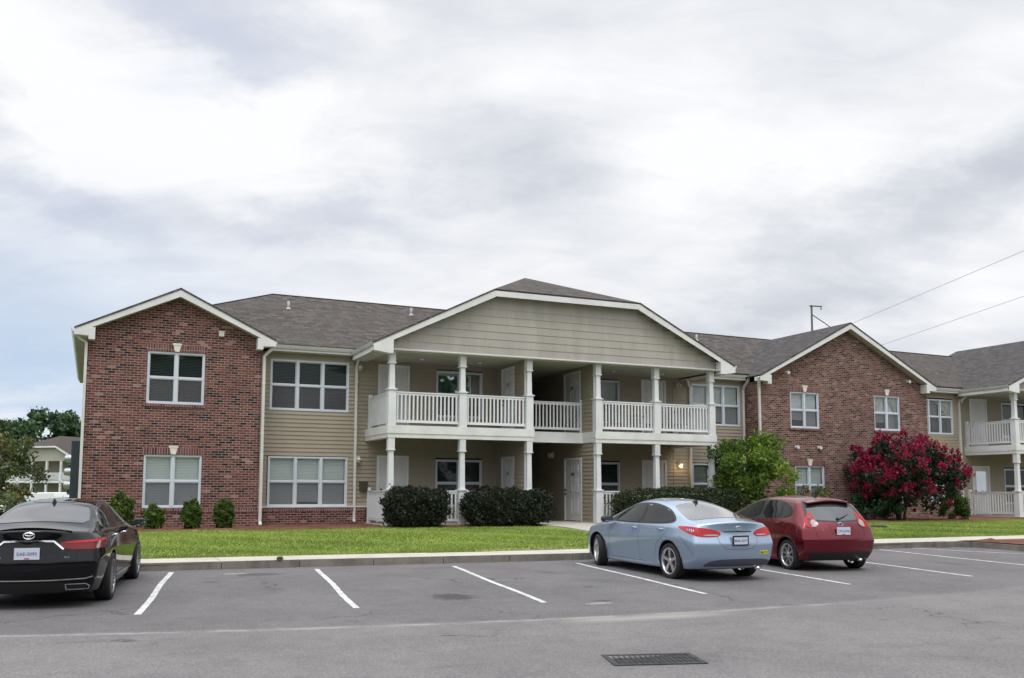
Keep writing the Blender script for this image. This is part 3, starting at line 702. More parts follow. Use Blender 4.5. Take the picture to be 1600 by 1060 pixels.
# --- left brick gable wing
def gabletop(xa, xb, zt, sl): xm = (xa+xb)/2; return lambda x: zt+sl*(min(x-xa, xb-x))
LX0, LX1 = -.28, 4.86
hl = [(1.42, 3.12, 4.25, 5.88), (1.42, 3.12, 1.06, 2.69)]
gt = lambda x: 6.42-.13+.485*min(x+.66, 5.24-x); xm = (LX0+LX1)/2
mb = brickwall('w', None, LX0, LX1, BZ-.3, gt, BY, hl, (xm,))
mb.quad((LX0, BY, BZ-.3), (LX0, 46, BZ-.9), (LX0, 46, 6.2), (LX0, BY, 6.2)); mb.quad((LX1, BY, BZ-.3), (LX1, SY+.1, BZ-.3), (LX1, SY+.1, 6.2), (LX1, BY, 6.2))
mb.build('brick_gable_wall', M['brick'], bd, fixn=False)
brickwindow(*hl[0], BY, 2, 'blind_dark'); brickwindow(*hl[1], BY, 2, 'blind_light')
soldier(LX0-.004, LX1+.004, .93, 1.04, BY, .02)
# --- right brick gable wing
RX0, RX1 = 24.75, 34.05
hr = [(26.32, 27.86, 4.22, 5.74), (30.92, 32.42, 4.25, 5.78), (26.48, 28.05, 1.06, 2.66), (30.95, 32.45, 1.06, 2.66)]
gr_ = lambda x: 6.30-.13+.515*min(x-24.52, 34.28-x); xr = (RX0+RX1)/2
mb = brickwall('w', None, RX0, RX1, BZ-.3, gr_, BY, hr, (xr,))
mb.quad((RX0, BY, BZ-.3), (RX0, SY+.1, BZ-.3), (RX0, SY+.1, 6.1), (RX0, BY, 6.1)); mb.quad((RX1, BY, BZ-.3), (RX1, SY+.1, BZ-.3), (RX1, SY+.1, 6.1), (RX1, BY, 6.1))
mb.build('brick_gable_wall', M['brick_brown'], bd, fixn=False)
brickwindow(*hr[0], BY, 2, 'blind_light'); brickwindow(*hr[1], BY, 2, 'blind_light', curtain=True)
brickwindow(*hr[2], BY, 2, 'blind_light'); brickwindow(*hr[3], BY, 2, 'blind_mid')
# --- gable roofs and rake trims
def gableroof(xa, xb, ze, sl, yf, yb, mt, oh=.36, name='gable_roof'):
    xm = (xa+xb)/2; zr = ze+sl*(xm-xa)
    sideroof(name, mt, [[(xa, yb, ze), (xa, yf, ze), (xm, yf, zr), (xm, yb, zr)], [(xb, yf, ze), (xb, yb, ze), (xm, yb, zr), (xm, yf, zr)]])
    tr = MB(); y = yf+.02; w_ = .20
    for (x0, x1, s_) in ((xa, xm, 1), (xb, xm, -1)):
        tr.prism([(x0, y, ze-.055), (x1, y, zr-.055), (x1, y, zr-.055-w_*1.12), (x0, y, ze-.055-w_*.72)], (0, .035, 0))
    tr.build('rake_trim', M['trim'], bd)
    sf = MB()
    for (x0, x1) in ((xa, xm), (xb, xm)):
        sf = MB(); sf.quad((x0, y+.035, ze-.2), (x1, y+.035, zr-.2-.06), (x1, yf+oh+.02, zr-.26), (x0, yf+oh+.02, ze-.2)); sf.build('soffit', M['soffit'], bd, fixn=False)
    # boxed returns at the eaves
    for x0, s_ in ((xa, 1), (xb, -1)):
        pass
    for x0, s_ in ((xa, 1), (xb, -1)):
        rt = MB()
        x1 = x0+s_*.40; x2 = x0+s_*.58
        rt.prism([(x0, y-.004, ze-.06), (x1, y-.004, ze-.06+.40*sl-.12), (x2, y-.004, ze-.06+.58*sl-.2), (x2, y-.004, ze-.34), (x1, y-.004, ze-.34), (x1, y-.004, ze-.24), (x0, y-.004, ze-.22)], (0, oh+.0, 0)); rt.build('eave_return', M['trim'], bd)
    return xm, zr
gableroof(-.66, 5.24, 6.42, .485, 30.33, 34.6, M['shingle'])
gableroof(24.52, 34.28, 6.30, .515, 30.33, 36.6, M['shingle_dark'])
# eave overhang down the left side with its gutter and soffit
gutter((-.74, 30.36, 6.40), (-.74, 44.5, 6.40), into=(1, 0, 0))
mb = MB(); mb.box(-.64, -.28, 30.7, 44.5, 6.19, 6.21); mb.build('soffit', M['soffit'], bd)
mb = MB(); mb.box(-.64, -.60, 30.4, 44.5, 6.2, 6.40); mb.build('fascia', M['trim'], bd)
mb = MB(); mb.tube([(-.66, 30.55, 6.28), (-.5, 30.6, 6.12), (-.31, 30.64, 6.0), (-.31, 30.64, .55), (-.31, 30.5, .5)], .055, 4); mb.build('downspout', M['downspout'], bd)
# gutter of left gable's right eave and its downspout
mb = MB(); mb.tube([(5.24, 30.4, 6.33), (5.2, 30.46, 6.2), (4.98, 30.62, 5.98), (4.92, 30.64, 5.9), (4.92, 30.64, .62), (4.92, 30.5, .5)], .06, 4)
for z in (1.6, 3.4, 5.0): mb.box(4.86, 4.98, 30.6, 30.7, z, z+.03)
mb.build('downspout', M['downspout'], bd)
# --- main hipped roof (front slope and left hip), set behind
ms = .5; ey = 31.36; ez = 6.46; rz, ry = ez+ms*5.55, ey+5.55; rz2 = rz-.38
sideroof('roof', M['shingle'], [[(-.66, ey, ez), (60, ey, ez), (60, ry, rz2), (6.16, ry, rz)], [(-.66, 42.4, ez), (-.66, ey, ez), (6.16, ry, rz)], [(60, 42.4, ez), (-.66, 42.4, ez), (6.16, ry, rz), (60, ry, rz2)]])
mb = MB(); mb.tube([(6.16, ry, rz+.0), (60, ry, rz2)], .035, 6); mb.tube([(-.66, ey, ez), (6.16, ry, rz)], .03, 6); mb.build('ridge_cap', M['shingle'], bd)
for (x, y) in ((6.5, 35.25), (11.5, 35.8), (25.25, 35.7)):
    z = ez+ms*(y-ey)-.38*(x-6.16)/54*(y-ey)/5.55; mb = MB(); mb.tube([(x, y, z-.1), (x, y, z+.28)], .05, 10); mb.lathe([(.05, z+.05), (.11, z-.04)], 12, o=(x, y, 0)); mb.build('vent_pipe', M['pipe'], bd, smooth=True)
# eaves between wings
def eave(xa, xb, z=6.42):
    gutter((xa, ey-.10, z), (xb, ey-.10, z)); mb = MB(); mb.box(xa, xb, ey, ey+.03, z-.2, z-.01); mb.build('fascia', M['trim'], bd)
    mb = MB(); mb.box(xa, xb, ey+.03, SY+.02, z-.215, z-.195); mb.build('soffit', M['soffit'], bd)
eave(5.22, 8.02); eave(22.1, 24.6, 6.38); eave(34.2, 36.95, 6.38)
# --- siding walls and their windows
def triple(xa, xb, up, lo, **kw):
    window(xa, xb, 4.27, 5.98, SY, 3, up, **kw); window(xa, xb, 1.06, 2.73, SY, 3, lo)
def frontwall(x0, x1, holes, wains=True, extra=()):
    z0 = 1.09 if wains else BZ-.05
    siding('siding_wall', M['siding'], x0, x1, z0, 6.22, SY, holes)
w1u, w1l = (5.30, 7.97, 4.27, 5.98), (5.27, 7.97, 1.06, 2.73)
frontwall(4.86, 8.72, [w1u, w1l]); triple(5.30, 7.97, 'blind_dark', 'blind_light')
mb = MB(); mb.box(4.86, 8.62, SY-.09, SY+.05, BZ-.3, 1.03); mb.build('brick_wainscot', M['brick'], bd)
mb = MB(); mb.box(4.86, 8.62, SY-.10, SY, .90, 1.036); mb.build('soldier_course', M['soldier'], bd)
mb = MB(); mb.box(4.86, 8.66, SY-.11, SY+.0, 1.036, 1.085); mb.build('wainscot_cap', M['trim'], bd)
w2u, w2l = (22.12, 24.40, 4.27, 5.98), (22.12, 24.40, 1.06, 2.73)
w2u = (22.10, 24.50, 4.27, 5.95); w2l = (22.10, 24.50, 1.06, 2.72)
frontwall(21.2, 24.75, [w2u, w2l]); window(22.10, 24.50, 4.27, 5.95, SY, 3, 'blind_light'); window(22.10, 24.50, 1.06, 2.72, SY, 3, 'blind_mid')
mb = MB(); mb.box(21.25, 24.75, SY-.09, SY+.05, BZ-.3, 1.03); mb.build('brick_wainscot', M['brick_brown'], bd)
mb = MB(); mb.box(21.25, 24.75, SY-.11, SY+.0, 1.036, 1.085); mb.build('wainscot_cap', M['trim'], bd)
w3u, w3l = (34.45, 36.75, 4.25, 5.88), (34.45, 36.75, 1.06, 2.72)
frontwall(34.05, 37.65, [w3u, w3l]); window(*w3u, SY, 3, 'blind_mid', curtain=True); window(*w3l, SY, 3, 'blind_mid')
mb = MB(); mb.box(34.05, 37.6, SY-.09, SY+.05, BZ-.3, 1.03); mb.build('brick_wainscot', M['brick_brown'], bd)
mb = MB(); mb.lathe([(.19, -.02), (.25, -.02), (.25, .02), (.19, .02)], 24, 'Y', (36.2, SY+.065, 5.42), True); mb.build('wreath', M['curtain'], bd, smooth=True)
downspout(8.22, SY, 6.32, .5, .36, .0); downspout(22.0, SY, 6.28, .5, .36, -.35); downspout(37.15, SY, 6.28, .5, .36, .3)
downspout(24.66, SY, 6.28, .5, .42, 0)
mb = MB(); mb.tube([(24.5, 30.42, 6.22), (24.55, 30.46, 6.1), (24.67, 30.62, 5.86), (24.69, 30.64, 5.8), (24.69, 30.64, .6)], .06, 4); mb.build('downspout', M['downspout'], bd)

# --- porches
def door(xc, w_, z0, at, axis='X', face=-1, panel=True, glassy=False, num=False):
    """axis X: in a wall facing -Y at y=at; axis Y: in a wall facing -X at x=at"""
    h = 2.22
    def bx(mb, u0, u1, d0, d1, z_0, z_1):
        if axis == 'X': mb.box(u0, u1, at+d0, at+d1, z_0, z_1)
        else: mb.box(at+d0, at+d1, u0, u1, z_0, z_1)
    a, b = xc-w_/2, xc+w_/2; t_ = .085
    fr = MB(); bx(fr, a-t_, a, -.035, .03, z0, z0+h+t_); bx(fr, b, b+t_, -.035, .03, z0, z0+h+t_); bx(fr, a, b, -.035, .03, z0+h, z0+h+t_)
    dr = MB(); bx(dr, a+.004, b-.004, -.006, .035, z0+.02, z0+h-.004)
    if glassy:
        pass
    else:
        st = w_*.15; pw = (w_-3*st)/2
        for k in range(2):
            u0 = a+st+k*(pw+st)
            for (c, d) in ((.22, .88), (1.02, 1.62), (1.76, 2.08)):
                e = .03; bx(dr, u0, u0+pw, -.012, -.004, z0+c, z0+c+.018); bx(dr, u0, u0+pw, -.012, -.004, z0+d-.018, z0+d)
                bx(dr, u0, u0+.018, -.012, -.004, z0+c, z0+d); bx(dr, u0+pw-.018, u0+pw, -.012, -.004, z0+c, z0+d)
                bx(dr, u0+.045, u0+pw-.045, -.014, -.004, z0+c+.045, z0+d-.045)
    dd = dr.build('door', M['door'], bd); fr.build('door_frame', M['trim'], dd)
    hb = MB()
    for zz in (.98, 1.13):
        if axis == 'X': hb.lathe([(0, -.09), (.032, -.085), (.034, -.05), (.014, -.03), (.02, 0)], 10, 'Y', (a+.07, at, z0+zz))
        else: hb.lathe([(0, -.09), (.032, -.085), (.034, -.05), (.014, -.03), (.02, 0)], 10, 'X', (at, b-.07, z0+zz))
    hb.build('handle', M['metal_dark'], dd, smooth=True)
    if glassy:
        g = MB(); bx(g, a+.17, b-.17, -.012, -.004, z0+.95, z0+2.05); g.build('door_glass', M['glass_mirror'], dd)
    if num:
        g = MB(); bx(g, xc-.10, xc+.10, -.022, -.012, z0+1.66, z0+1.74); g.build('number_plate', M['steel'], dd)
    return dd
def column(x, y, zf, zt, back=False):
    mb = MB(); p = .127
    mb.box(x-p, x+p, y-p, y+p, zf, zf+1.14)
    mb.box(x-p-.035, x+p+.035, y-p-.035, y+p+.035, zf+1.14, zf+1.175); mb.box(x-p+.02, x+p-.02, y-p+.02, y+p-.02, zf+1.175, zf+1.21)
    b0, b1 = .090, .078; za, zb = zf+1.21, zt-.42
    mb.hexa([(x-b0, y-b0, za), (x+b0, y-b0, za), (x+b0, y+b0, za), (x-b0, y+b0, za)], [(x-b1, y-b1, zb), (x+b1, y-b1, zb), (x+b1, y+b1, zb), (x-b1, y+b1, zb)])
    mb.box(x-.125, x+.125, y-.125, y+.125, zb, zb+.035); mb.box(x-.105, x+.105, y-.105, y+.105, zb+.035, zt)
    for k in range(-2, 3): mb.box(x+k*.042-.008, x+k*.042+.008, y-.112, y-.105, zb+.06, zt-.04)
    return mb.build('column', M['rail'], bd)
def railing(a, b, zf, top=1.10, name='railing'):
    a = Vector((*a, 0)); b = Vector((*b, 0)); d = (b-a); L = d.length; d.normalize(); mb = MB()
    mb.bar(a+Vector((0, 0, zf+top-.02)), b+Vector((0, 0, zf+top-.02)), .085, .04); mb.bar(a+Vector((0, 0, zf+top-.075)), b+Vector((0, 0, zf+top-.075)), .045, .07)
    mb.bar(a+Vector((0, 0, zf+.14)), b+Vector((0, 0, zf+.14)), .05, .09)
    n_ = max(1, round(L/.137)); 
    for k in range(n_):
        p = a+d*(L*(k+.5)/n_); mb.bar(p+Vector((0, 0, zf+.18)), p+Vector((0, 0, zf+top-.10)), .05, .05, up=(d.x, d.y, 0))
    return mb.build(name, M['rail'], bd)
def walllamp(x, y, z, lit=False, face='X', s=1.0):
    mb = MB(); mb.box(x-.06*s, x+.06*s, y-.03, y, z-.10*s, z+.12*s); mb.tube([(x, y-.03, z+.08), (x, y-.12, z+.12), (x, y-.16, z+.06)], .014, 6)
    mb.lathe([(.02, .07), (.07, .04), (.085, .0), (.08, -.01)], 12, o=(x, y-.15, z))
    lp = mb.build('wall_lamp', M['lampwhite'], bd, smooth=False); g = MB()
    g.lathe([(0, -.13), (.05, -.11), (.068, -.05), (.07, 0)], 12, o=(x, y-.15, z)); g.build('lamp_glass', M['lamp_lit'] if lit else M['lamp_glass_off'], lp, smooth=True)
    if lit:
        L = bpy.data.lights.new('lamp_light', 'POINT'); L.energy = 4.5; L.color = (1, .68, .34); L.shadow_soft_size = .06
        lo = bpy.data.objects.new('lamp_light', L); col.objects.link(lo); lo.location = Vector((x, y-.32, z-.06))-ORI[bd.name]; lo.parent = bd
ZF, ZL = 3.70, BZ+.05
def unit(xa, xb, mirror, closedside, full=True, glass2='glass'):
    """one balcony unit, columns at xa, mid, xb. mirror: door on the right"""
    xmid = (xa+xb)/2
    X = (lambda u: xa+u) if not mirror else (lambda u: xb-u)
    dx, wa, wb = .86, 2.44, 4.22
    for zf, gl in ((ZF, glass2), (ZL, 'glass')):
        dxc = X(dx)
        wx0, wx1 = sorted((X(wa), X(wb)))
        win = (wx0, wx1, zf+.52, zf+2.2)
        siding('siding_wall', M['siding'], xa, xb+.02, zf, zf+(2.52 if zf > 2 else 2.96), SY, [(dxc-.53, dxc+.53, zf-.1, zf+2.25), win], dep=.034)
        door(dxc, .98, zf, SY, glassy=(closedside == 'far' and zf < 2))
        window(*win, SY, 2, ('blind_light' if mirror else 'blind_mid') if zf > 2 else 'blind_dark', glass=gl)
        walllamp(X(-.38) if not mirror else X(-.30), SY, zf+2.14, lit=(mirror and zf < 2))
    for x in (xa, xmid, xb):
        column(x, PY, ZL-.04, 3.31); column(x, PY, ZF, 6.12)
    for zf in (ZF, ZL):
        railing((xa+.14, PY), (xmid-.14, PY), zf); 
        if zf > 2 or mirror is False or True: railing((xmid+.14, PY), (xb-.14, PY), zf)
        xs_ = xa if not mirror else xb
        railing((xs_, PY+.14), (xs_, SY-.12), zf)
        mb = MB(); mb.box(xs_-.06, xs_+.06, SY-.14, SY-.02, zf-.05, zf+1.2); mb.build('rail_post', M['rail'], bd)
    # floor slab with stepped fascia, beams below
    mb = MB(); mb.box(xa-.12, xb+.12, PY-.10, SY, 3.50, 3.685); mb.box(xa-.16, xb+.16, PY-.145, PY-.10, 3.44, 3.70)
    mb.box(xa-.14, xb+.14, PY-.12, PY+.12, 3.30, 3.44)
    s_ = xa-.14 if not mirror else xb-.10
    mb.box(s_, s_+.24, PY+.12, SY, 3.30, 3.50); s2 = xa-.16 if not mirror else xb+.12; mb.box(s2-.0, s2+.04, PY-.10, SY, 3.44, 3.70)
    mb.build('balcony_floor', M['trim'], bd)
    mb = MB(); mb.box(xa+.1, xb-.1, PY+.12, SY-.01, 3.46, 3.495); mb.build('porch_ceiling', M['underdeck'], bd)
    mb = MB(); mb.box(xa-.15, xb+.15, PY-.2, SY, BZ-.3, ZL-.005); mb.build('porch_slab', M['concrete'], bd)
    for (x, zc) in ((xmid-1.0, 3.46), (xmid+1.15, 3.46), (xmid-1.0, 6.1), (xmid+1.15, 6.1)):
        d_ = MB(); d_.lathe([(0, zc-.05), (.06, zc-.045), (.075, zc)], 12, o=(x, 30.4, 0)); d_.build('smoke_detector', M['lampwhite'], bd, smooth=True)
unit(8.72, 13.60, False, 'near', glass2='glass_mirror'); unit(16.30, 21.16, True, 'near')
# breezeway between the units
WB, WR = 13.6, 16.22
siding('siding_wall', M['siding'], PY+.14, SY, ZL-.02, 3.45, WB-.07, [(30.16, 31.16, ZL-.1, ZL+2.25)], axis='Y')
siding('siding_wall', M['siding'], PY+.14, SY, ZF, 6.12, WB-.07, [(30.16, 31.16, ZF-.1, ZF+2.25)], axis='Y')
door(30.66, .96, ZL, WB-.07, 'Y', num=True); door(30.66, .96, ZF, WB-.07, 'Y', num=True)
siding('siding_wall', M['siding'], PY+.1, 36.5, ZL-.02, 3.45, WR, [(30.1, 31.5, ZL-.1, ZL+2.25)], axis='Y')
siding('siding_wall', M['siding'], PY+.1, 36.5, ZF, 6.12, WR, [(30.2, 31.5, ZF-.1, ZF+2.25)], axis='Y')
door(30.8, 1.22, ZL, WR, 'Y', num=True); door(30.85, 1.16, ZF, WR, 'Y', num=True)
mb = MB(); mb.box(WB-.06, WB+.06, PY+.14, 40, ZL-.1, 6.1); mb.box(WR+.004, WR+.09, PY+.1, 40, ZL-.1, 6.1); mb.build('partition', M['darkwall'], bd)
mb = MB(); mb.box(WB-.1, WB+.09, PY+.07, PY+.14, ZL, 3.3); mb.box(WR-.03, WR+.1, PY+.05, PY+.1, ZL, 3.3); mb.box(WB-.1, WB+.09, PY+.07, PY+.14, ZF, 6.1); mb.box(WR-.03, WR+.1, PY+.05, PY+.1, ZF, 6.1); mb.build('corner_trim', M['trim'], bd)
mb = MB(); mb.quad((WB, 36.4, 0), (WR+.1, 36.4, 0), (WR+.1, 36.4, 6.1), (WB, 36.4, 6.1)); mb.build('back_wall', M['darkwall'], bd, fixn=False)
mb = MB(); mb.box(WB+.06, WR, 30.05, 36.4, 3.50, 3.685); mb.box(WB+.06, WR-.002, 30.0, 30.05, 3.32, 3.70); mb.box(WR-.05, WR-.004, PY+.05, 30.0, 3.32, 3.70); mb.build('breezeway_floor', M['trim'], bd)
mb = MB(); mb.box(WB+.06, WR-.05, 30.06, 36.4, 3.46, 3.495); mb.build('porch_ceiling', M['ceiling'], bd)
railing((WB+.14, 30.12), (WR-.1, 30.12), ZF); mb = MB(); mb.box(WR-.10, WR-.02, 30.08, 30.16, ZF, ZF+1.2); mb.build('rail_post', M['rail'], bd)
mb = MB(); mb.box(WB-.1, WR+.1, PY-.2, 36.4, BZ-.3, ZL-.03); mb.build('porch_slab', M['concrete'], bd)
mb = MB(); mb.box(WR-.06, WR, 32.4, 32.62, 2.86, 3.08); mb.lathe([(0, .1), (.09, .07), (.10, 0)], 12, 'X', (WR-.16, 32.5, 2.97)); mb.build('wall_lamp', M['lampwhite'], bd)
walllamp(14.9, 33.2, 5.6)
# porch gable roof with the clipped top
def porchroof(dx, mt, sl=.497, yb=39.5):
    xa, xb, ze, yf = 8.0+dx, 22.06+dx, 6.33, 28.72
    xm = (xa+xb)/2; zr = ze+sl*(xm-xa); xc1, xc2 = xa+4.15, xb-4.15; zc = ze+sl*4.15; ya = 32.5
    sideroof('porch_roof', mt, [[(xa, yb, ze), (xa, yf, ze), (xc1, yf, zc), (xm, ya, zr), (xm, yb, zr)], [(xb, yf, ze), (xb, yb, ze), (xm, yb, zr), (xm, ya, zr), (xc2, yf, zc)],
                                [(xc1, yf, zc), (xc2, yf, zc), (xm, ya, zr)]])
    tr = MB(); y = yf+.02; w_ = .21; k = .055
    tr.prism([(xa, y, ze-k), (xc1, y, zc-k), (xc1+.06, y, zc-k-w_*1.0), (xa, y, ze-k-w_*.8)], (0, .04, 0)); tr.prism([(xb, y, ze-k), (xc2, y, zc-k), (xc2-.06, y, zc-k-w_), (xb, y, ze-k-w_*.8)], (0, .04, 0))
    tr.prism([(xc1, y, zc-k), (xc2, y, zc-k), (xc2-.06, y, zc-k-w_*.9), (xc1+.06, y, zc-k-w_*.9)], (0, .036, 0))
    for x0, s_ in ((xa, 1), (xb, -1)):
        tr.prism([(x0, y-.004, ze-.06), (x0+s_*.5, y-.004, ze+.1), (x0+s_*.66, y-.004, ze+.13), (x0+s_*.66, y-.004, ze-.34), (x0+s_*.5, y-.004, ze-.34), (x0, y-.004, ze-.27)], (0, .3, 0))
    tr.build('rake_trim', M['trim'], bd)
    def top(z):
        q = (z-(ze-.10))/sl; return (max(xa+.58, xa+q), min(xb-.58, xb-q)) if z < zc-.09 else (xm, xm)
    siding('gable_siding', M['gable'], 0, 0, 6.20, zc-.10, PY-.02, top=top, lap=.258, dep=.017)
    mb = MB(); mb.box(xa+.5, xb-.5, PY-.06, PY+.10, 6.11, 6.20); mb.build('porch_beam', M['trim'], bd)
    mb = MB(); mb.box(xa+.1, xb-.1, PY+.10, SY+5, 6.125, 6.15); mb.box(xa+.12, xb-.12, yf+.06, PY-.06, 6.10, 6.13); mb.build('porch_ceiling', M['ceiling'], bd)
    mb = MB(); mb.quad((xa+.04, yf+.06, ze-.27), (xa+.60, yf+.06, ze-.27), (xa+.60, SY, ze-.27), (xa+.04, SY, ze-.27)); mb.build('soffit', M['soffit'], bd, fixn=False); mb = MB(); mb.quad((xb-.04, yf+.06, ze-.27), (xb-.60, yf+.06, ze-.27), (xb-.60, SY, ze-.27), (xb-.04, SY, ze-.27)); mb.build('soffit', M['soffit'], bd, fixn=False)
    mb = MB(); mb.box(xa+.02, xa+.05, yf+.06, 31.45, ze-.28, ze-.03); mb.build('fascia', M['trim'], bd); mb = MB(); mb.box(xb-.05, xb-.02, yf+.06, 31.45, ze-.28, ze-.03); mb.build('fascia', M['trim'], bd)
    gutter((xa-.08, yf+.02, ze+.0), (xa-.08, 31.35, ze+.0), into=(1, 0, 0)); gutter((xb+.08, yf+.02, ze), (xb+.08, 31.35, ze), into=(-1, 0, 0))
    # back of gable so no sky shows through
    mb = MB(); mb.poly([(xa+.4, PY+.02, 6.16), (xb-.4, PY+.02, 6.16), (xb-.4, PY+.02, ze+.1), (xc2-.03, PY+.02, zc-.09), (xc1+.03, PY+.02, zc-.09), (xa+.4, PY+.02, ze+.1)]); mb.build('gable_backing', M['gable'], bd, fixn=False)
porchroof(0, M['shingle']); porchroof(28.88, M['shingle_dark'], .437, 37.4)
unit(37.6, 42.46, False, 'far')
siding('siding_wall', M['siding'], 42.46, 46, BZ, 6.1, SY)
# dark filler blocks added behind the front walls against sky gaps and light leaks
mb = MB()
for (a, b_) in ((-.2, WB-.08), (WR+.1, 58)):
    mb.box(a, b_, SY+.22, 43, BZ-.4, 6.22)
mb.build('interior_filler', M['room'], bd)
# flood lights, mailbox, meters
def flood(x, z, tilt=1):
    mb = MB(); mb.box(x-.05, x+.05, BY-.03, BY+.01, z-.04, z+.06)
    mb.lathe([(.03, 0), (.05, -.04), (.075, -.12), (.07, -.14), (0, -.13)], 12, 'Y', (x, BY-.03, z)); mb.build('flood_light', M['lampwhite'], bd)
for (x, z) in ((26.15, 6.50), (32.9, 6.45), (26.55, 3.42), (27.75, 3.42)): flood(x, z)
mb = MB(); mb.box(3.50, 3.66, BY-.07, BY+.01, 6.46, 6.62); mb.box(3.48, 3.68, BY-.08, BY+.01, 6.60, 6.63); mb.build('vent_cap', M['lampwhite'], bd)
mb = MB(); mb.box(8.40, 8.66, SY-.16, SY-.02, 1.60, 1.90); mb.box(8.39, 8.67, SY-.17, SY-.02, 1.86, 1.92); mb.box(8.50, 8.56, SY-.175, SY-.16, 1.68, 1.80); mb.build('mailbox', M['plaque'], bd)
mb = MB(); mb.box(-.60, -.30, 31.5, 33.2, .9, 3.1); mt_ = mb.build('meter_cabinet', mat('blue_grey_enamel', (.03, .045, .06), .5), bd); bevel(mt_, .02)
for k, z in enumerate((1.35, 1.75, 2.15, 2.55)):
    g = MB(); g.lathe([(0, 0), (.08, .01), (.11, .05), (.12, .14), (.13, .15), (.13, .2)], 16, 'X', (-.79, 31.75, z)); g.build('meter', M['steel'], mt_, smooth=True)
mb = MB(); mb.box(29.95, 30.38, BY-.25, BY-.02, BZ-.1, 1.2); mb.box(29.93, 30.40, BY-.27, BY-.02, 1.2, 1.24)
mb.build('utility_box', weathered('grey_box_paint', (.24, .225, .21), (.18, .17, .16), 3), bd)
for k, (x, y) in enumerate(((20.3, 30.3), (17.5, 30.5))):
    pass

# ------------------------------------------------------------------ foliage tools
rng = np.random.default_rng(11)
def leafmesh(name, C, size, mt, parent=None, tone=None, aspect=.55, up=.0, loc=None, jitter=.35):
    C = np.asarray(C, float); N = len(C)
    a = rng.normal(size=(N, 3)); a /= np.linalg.norm(a, axis=1)[:, None]
    b = rng.normal(size=(N, 3)); b[:, 2] *= (1-up)
    b -= a*(a*b).sum(1)[:, None]; b /= np.linalg.norm(b, axis=1)[:, None]
    s = size*(1+jitter*rng.normal(size=N)).clip(.4, 1.8); a *= s[:, None]; b *= (s*aspect)[:, None]
    n_ = np.cross(a, b); n_ /= np.linalg.norm(n_, axis=1)[:, None]
    V = np.stack([C-a, C-b+n_*(s*.12)[:, None], C+a, C+b+n_*(s*.12)[:, None]], 1).reshape(-1, 3)
    o_ = np.array(org(parent) if loc is None else loc); V = V-o_
    me = bpy.data.meshes.new(name); me.vertices.add(4*N); me.vertices.foreach_set('co', V.ravel())
    me.loops.add(4*N); me.loops.foreach_set('vertex_index', np.arange(4*N)); me.polygons.add(N)
    me.polygons.foreach_set('loop_start', np.arange(N)*4); me.polygons.foreach_set('loop_total', np.full(N, 4)); me.update()
    if tone is None: tone = rng.random(N)
    at = me.attributes.new('tone', 'FLOAT', 'POINT'); at.data.foreach_set('value', np.repeat(np.clip(tone, 0, 1), 4).astype(np.float32))
    me.materials.append(mt); me.validate(); ob = bpy.data.objects.new(name, me); col.objects.link(ob)
    if parent: ob.parent = parent
    elif loc is not None: ob.location = loc
    return ob
def blobpts(centers, radii, n_each, flat=1.0, hollow=.45):
    out = []; cl = []
    for i, (c, r_) in enumerate(zip(centers, radii)):
        k = int(n_each*(r_/np.mean(radii))**2) if n_each > 0 else 10
        d = rng.normal(size=(k, 3)); d /= np.linalg.norm(d, axis=1)[:, None]
        q = (hollow+(1-hollow)*rng.random(k)**.6)*(1+.14*rng.normal(size=k)); p = np.array(c)+d*(q*r_)[:, None]*np.array([1, 1, flat]); out.append(p); cl.append(np.full(k, i))
    return np.concatenate(out), np.concatenate(cl)
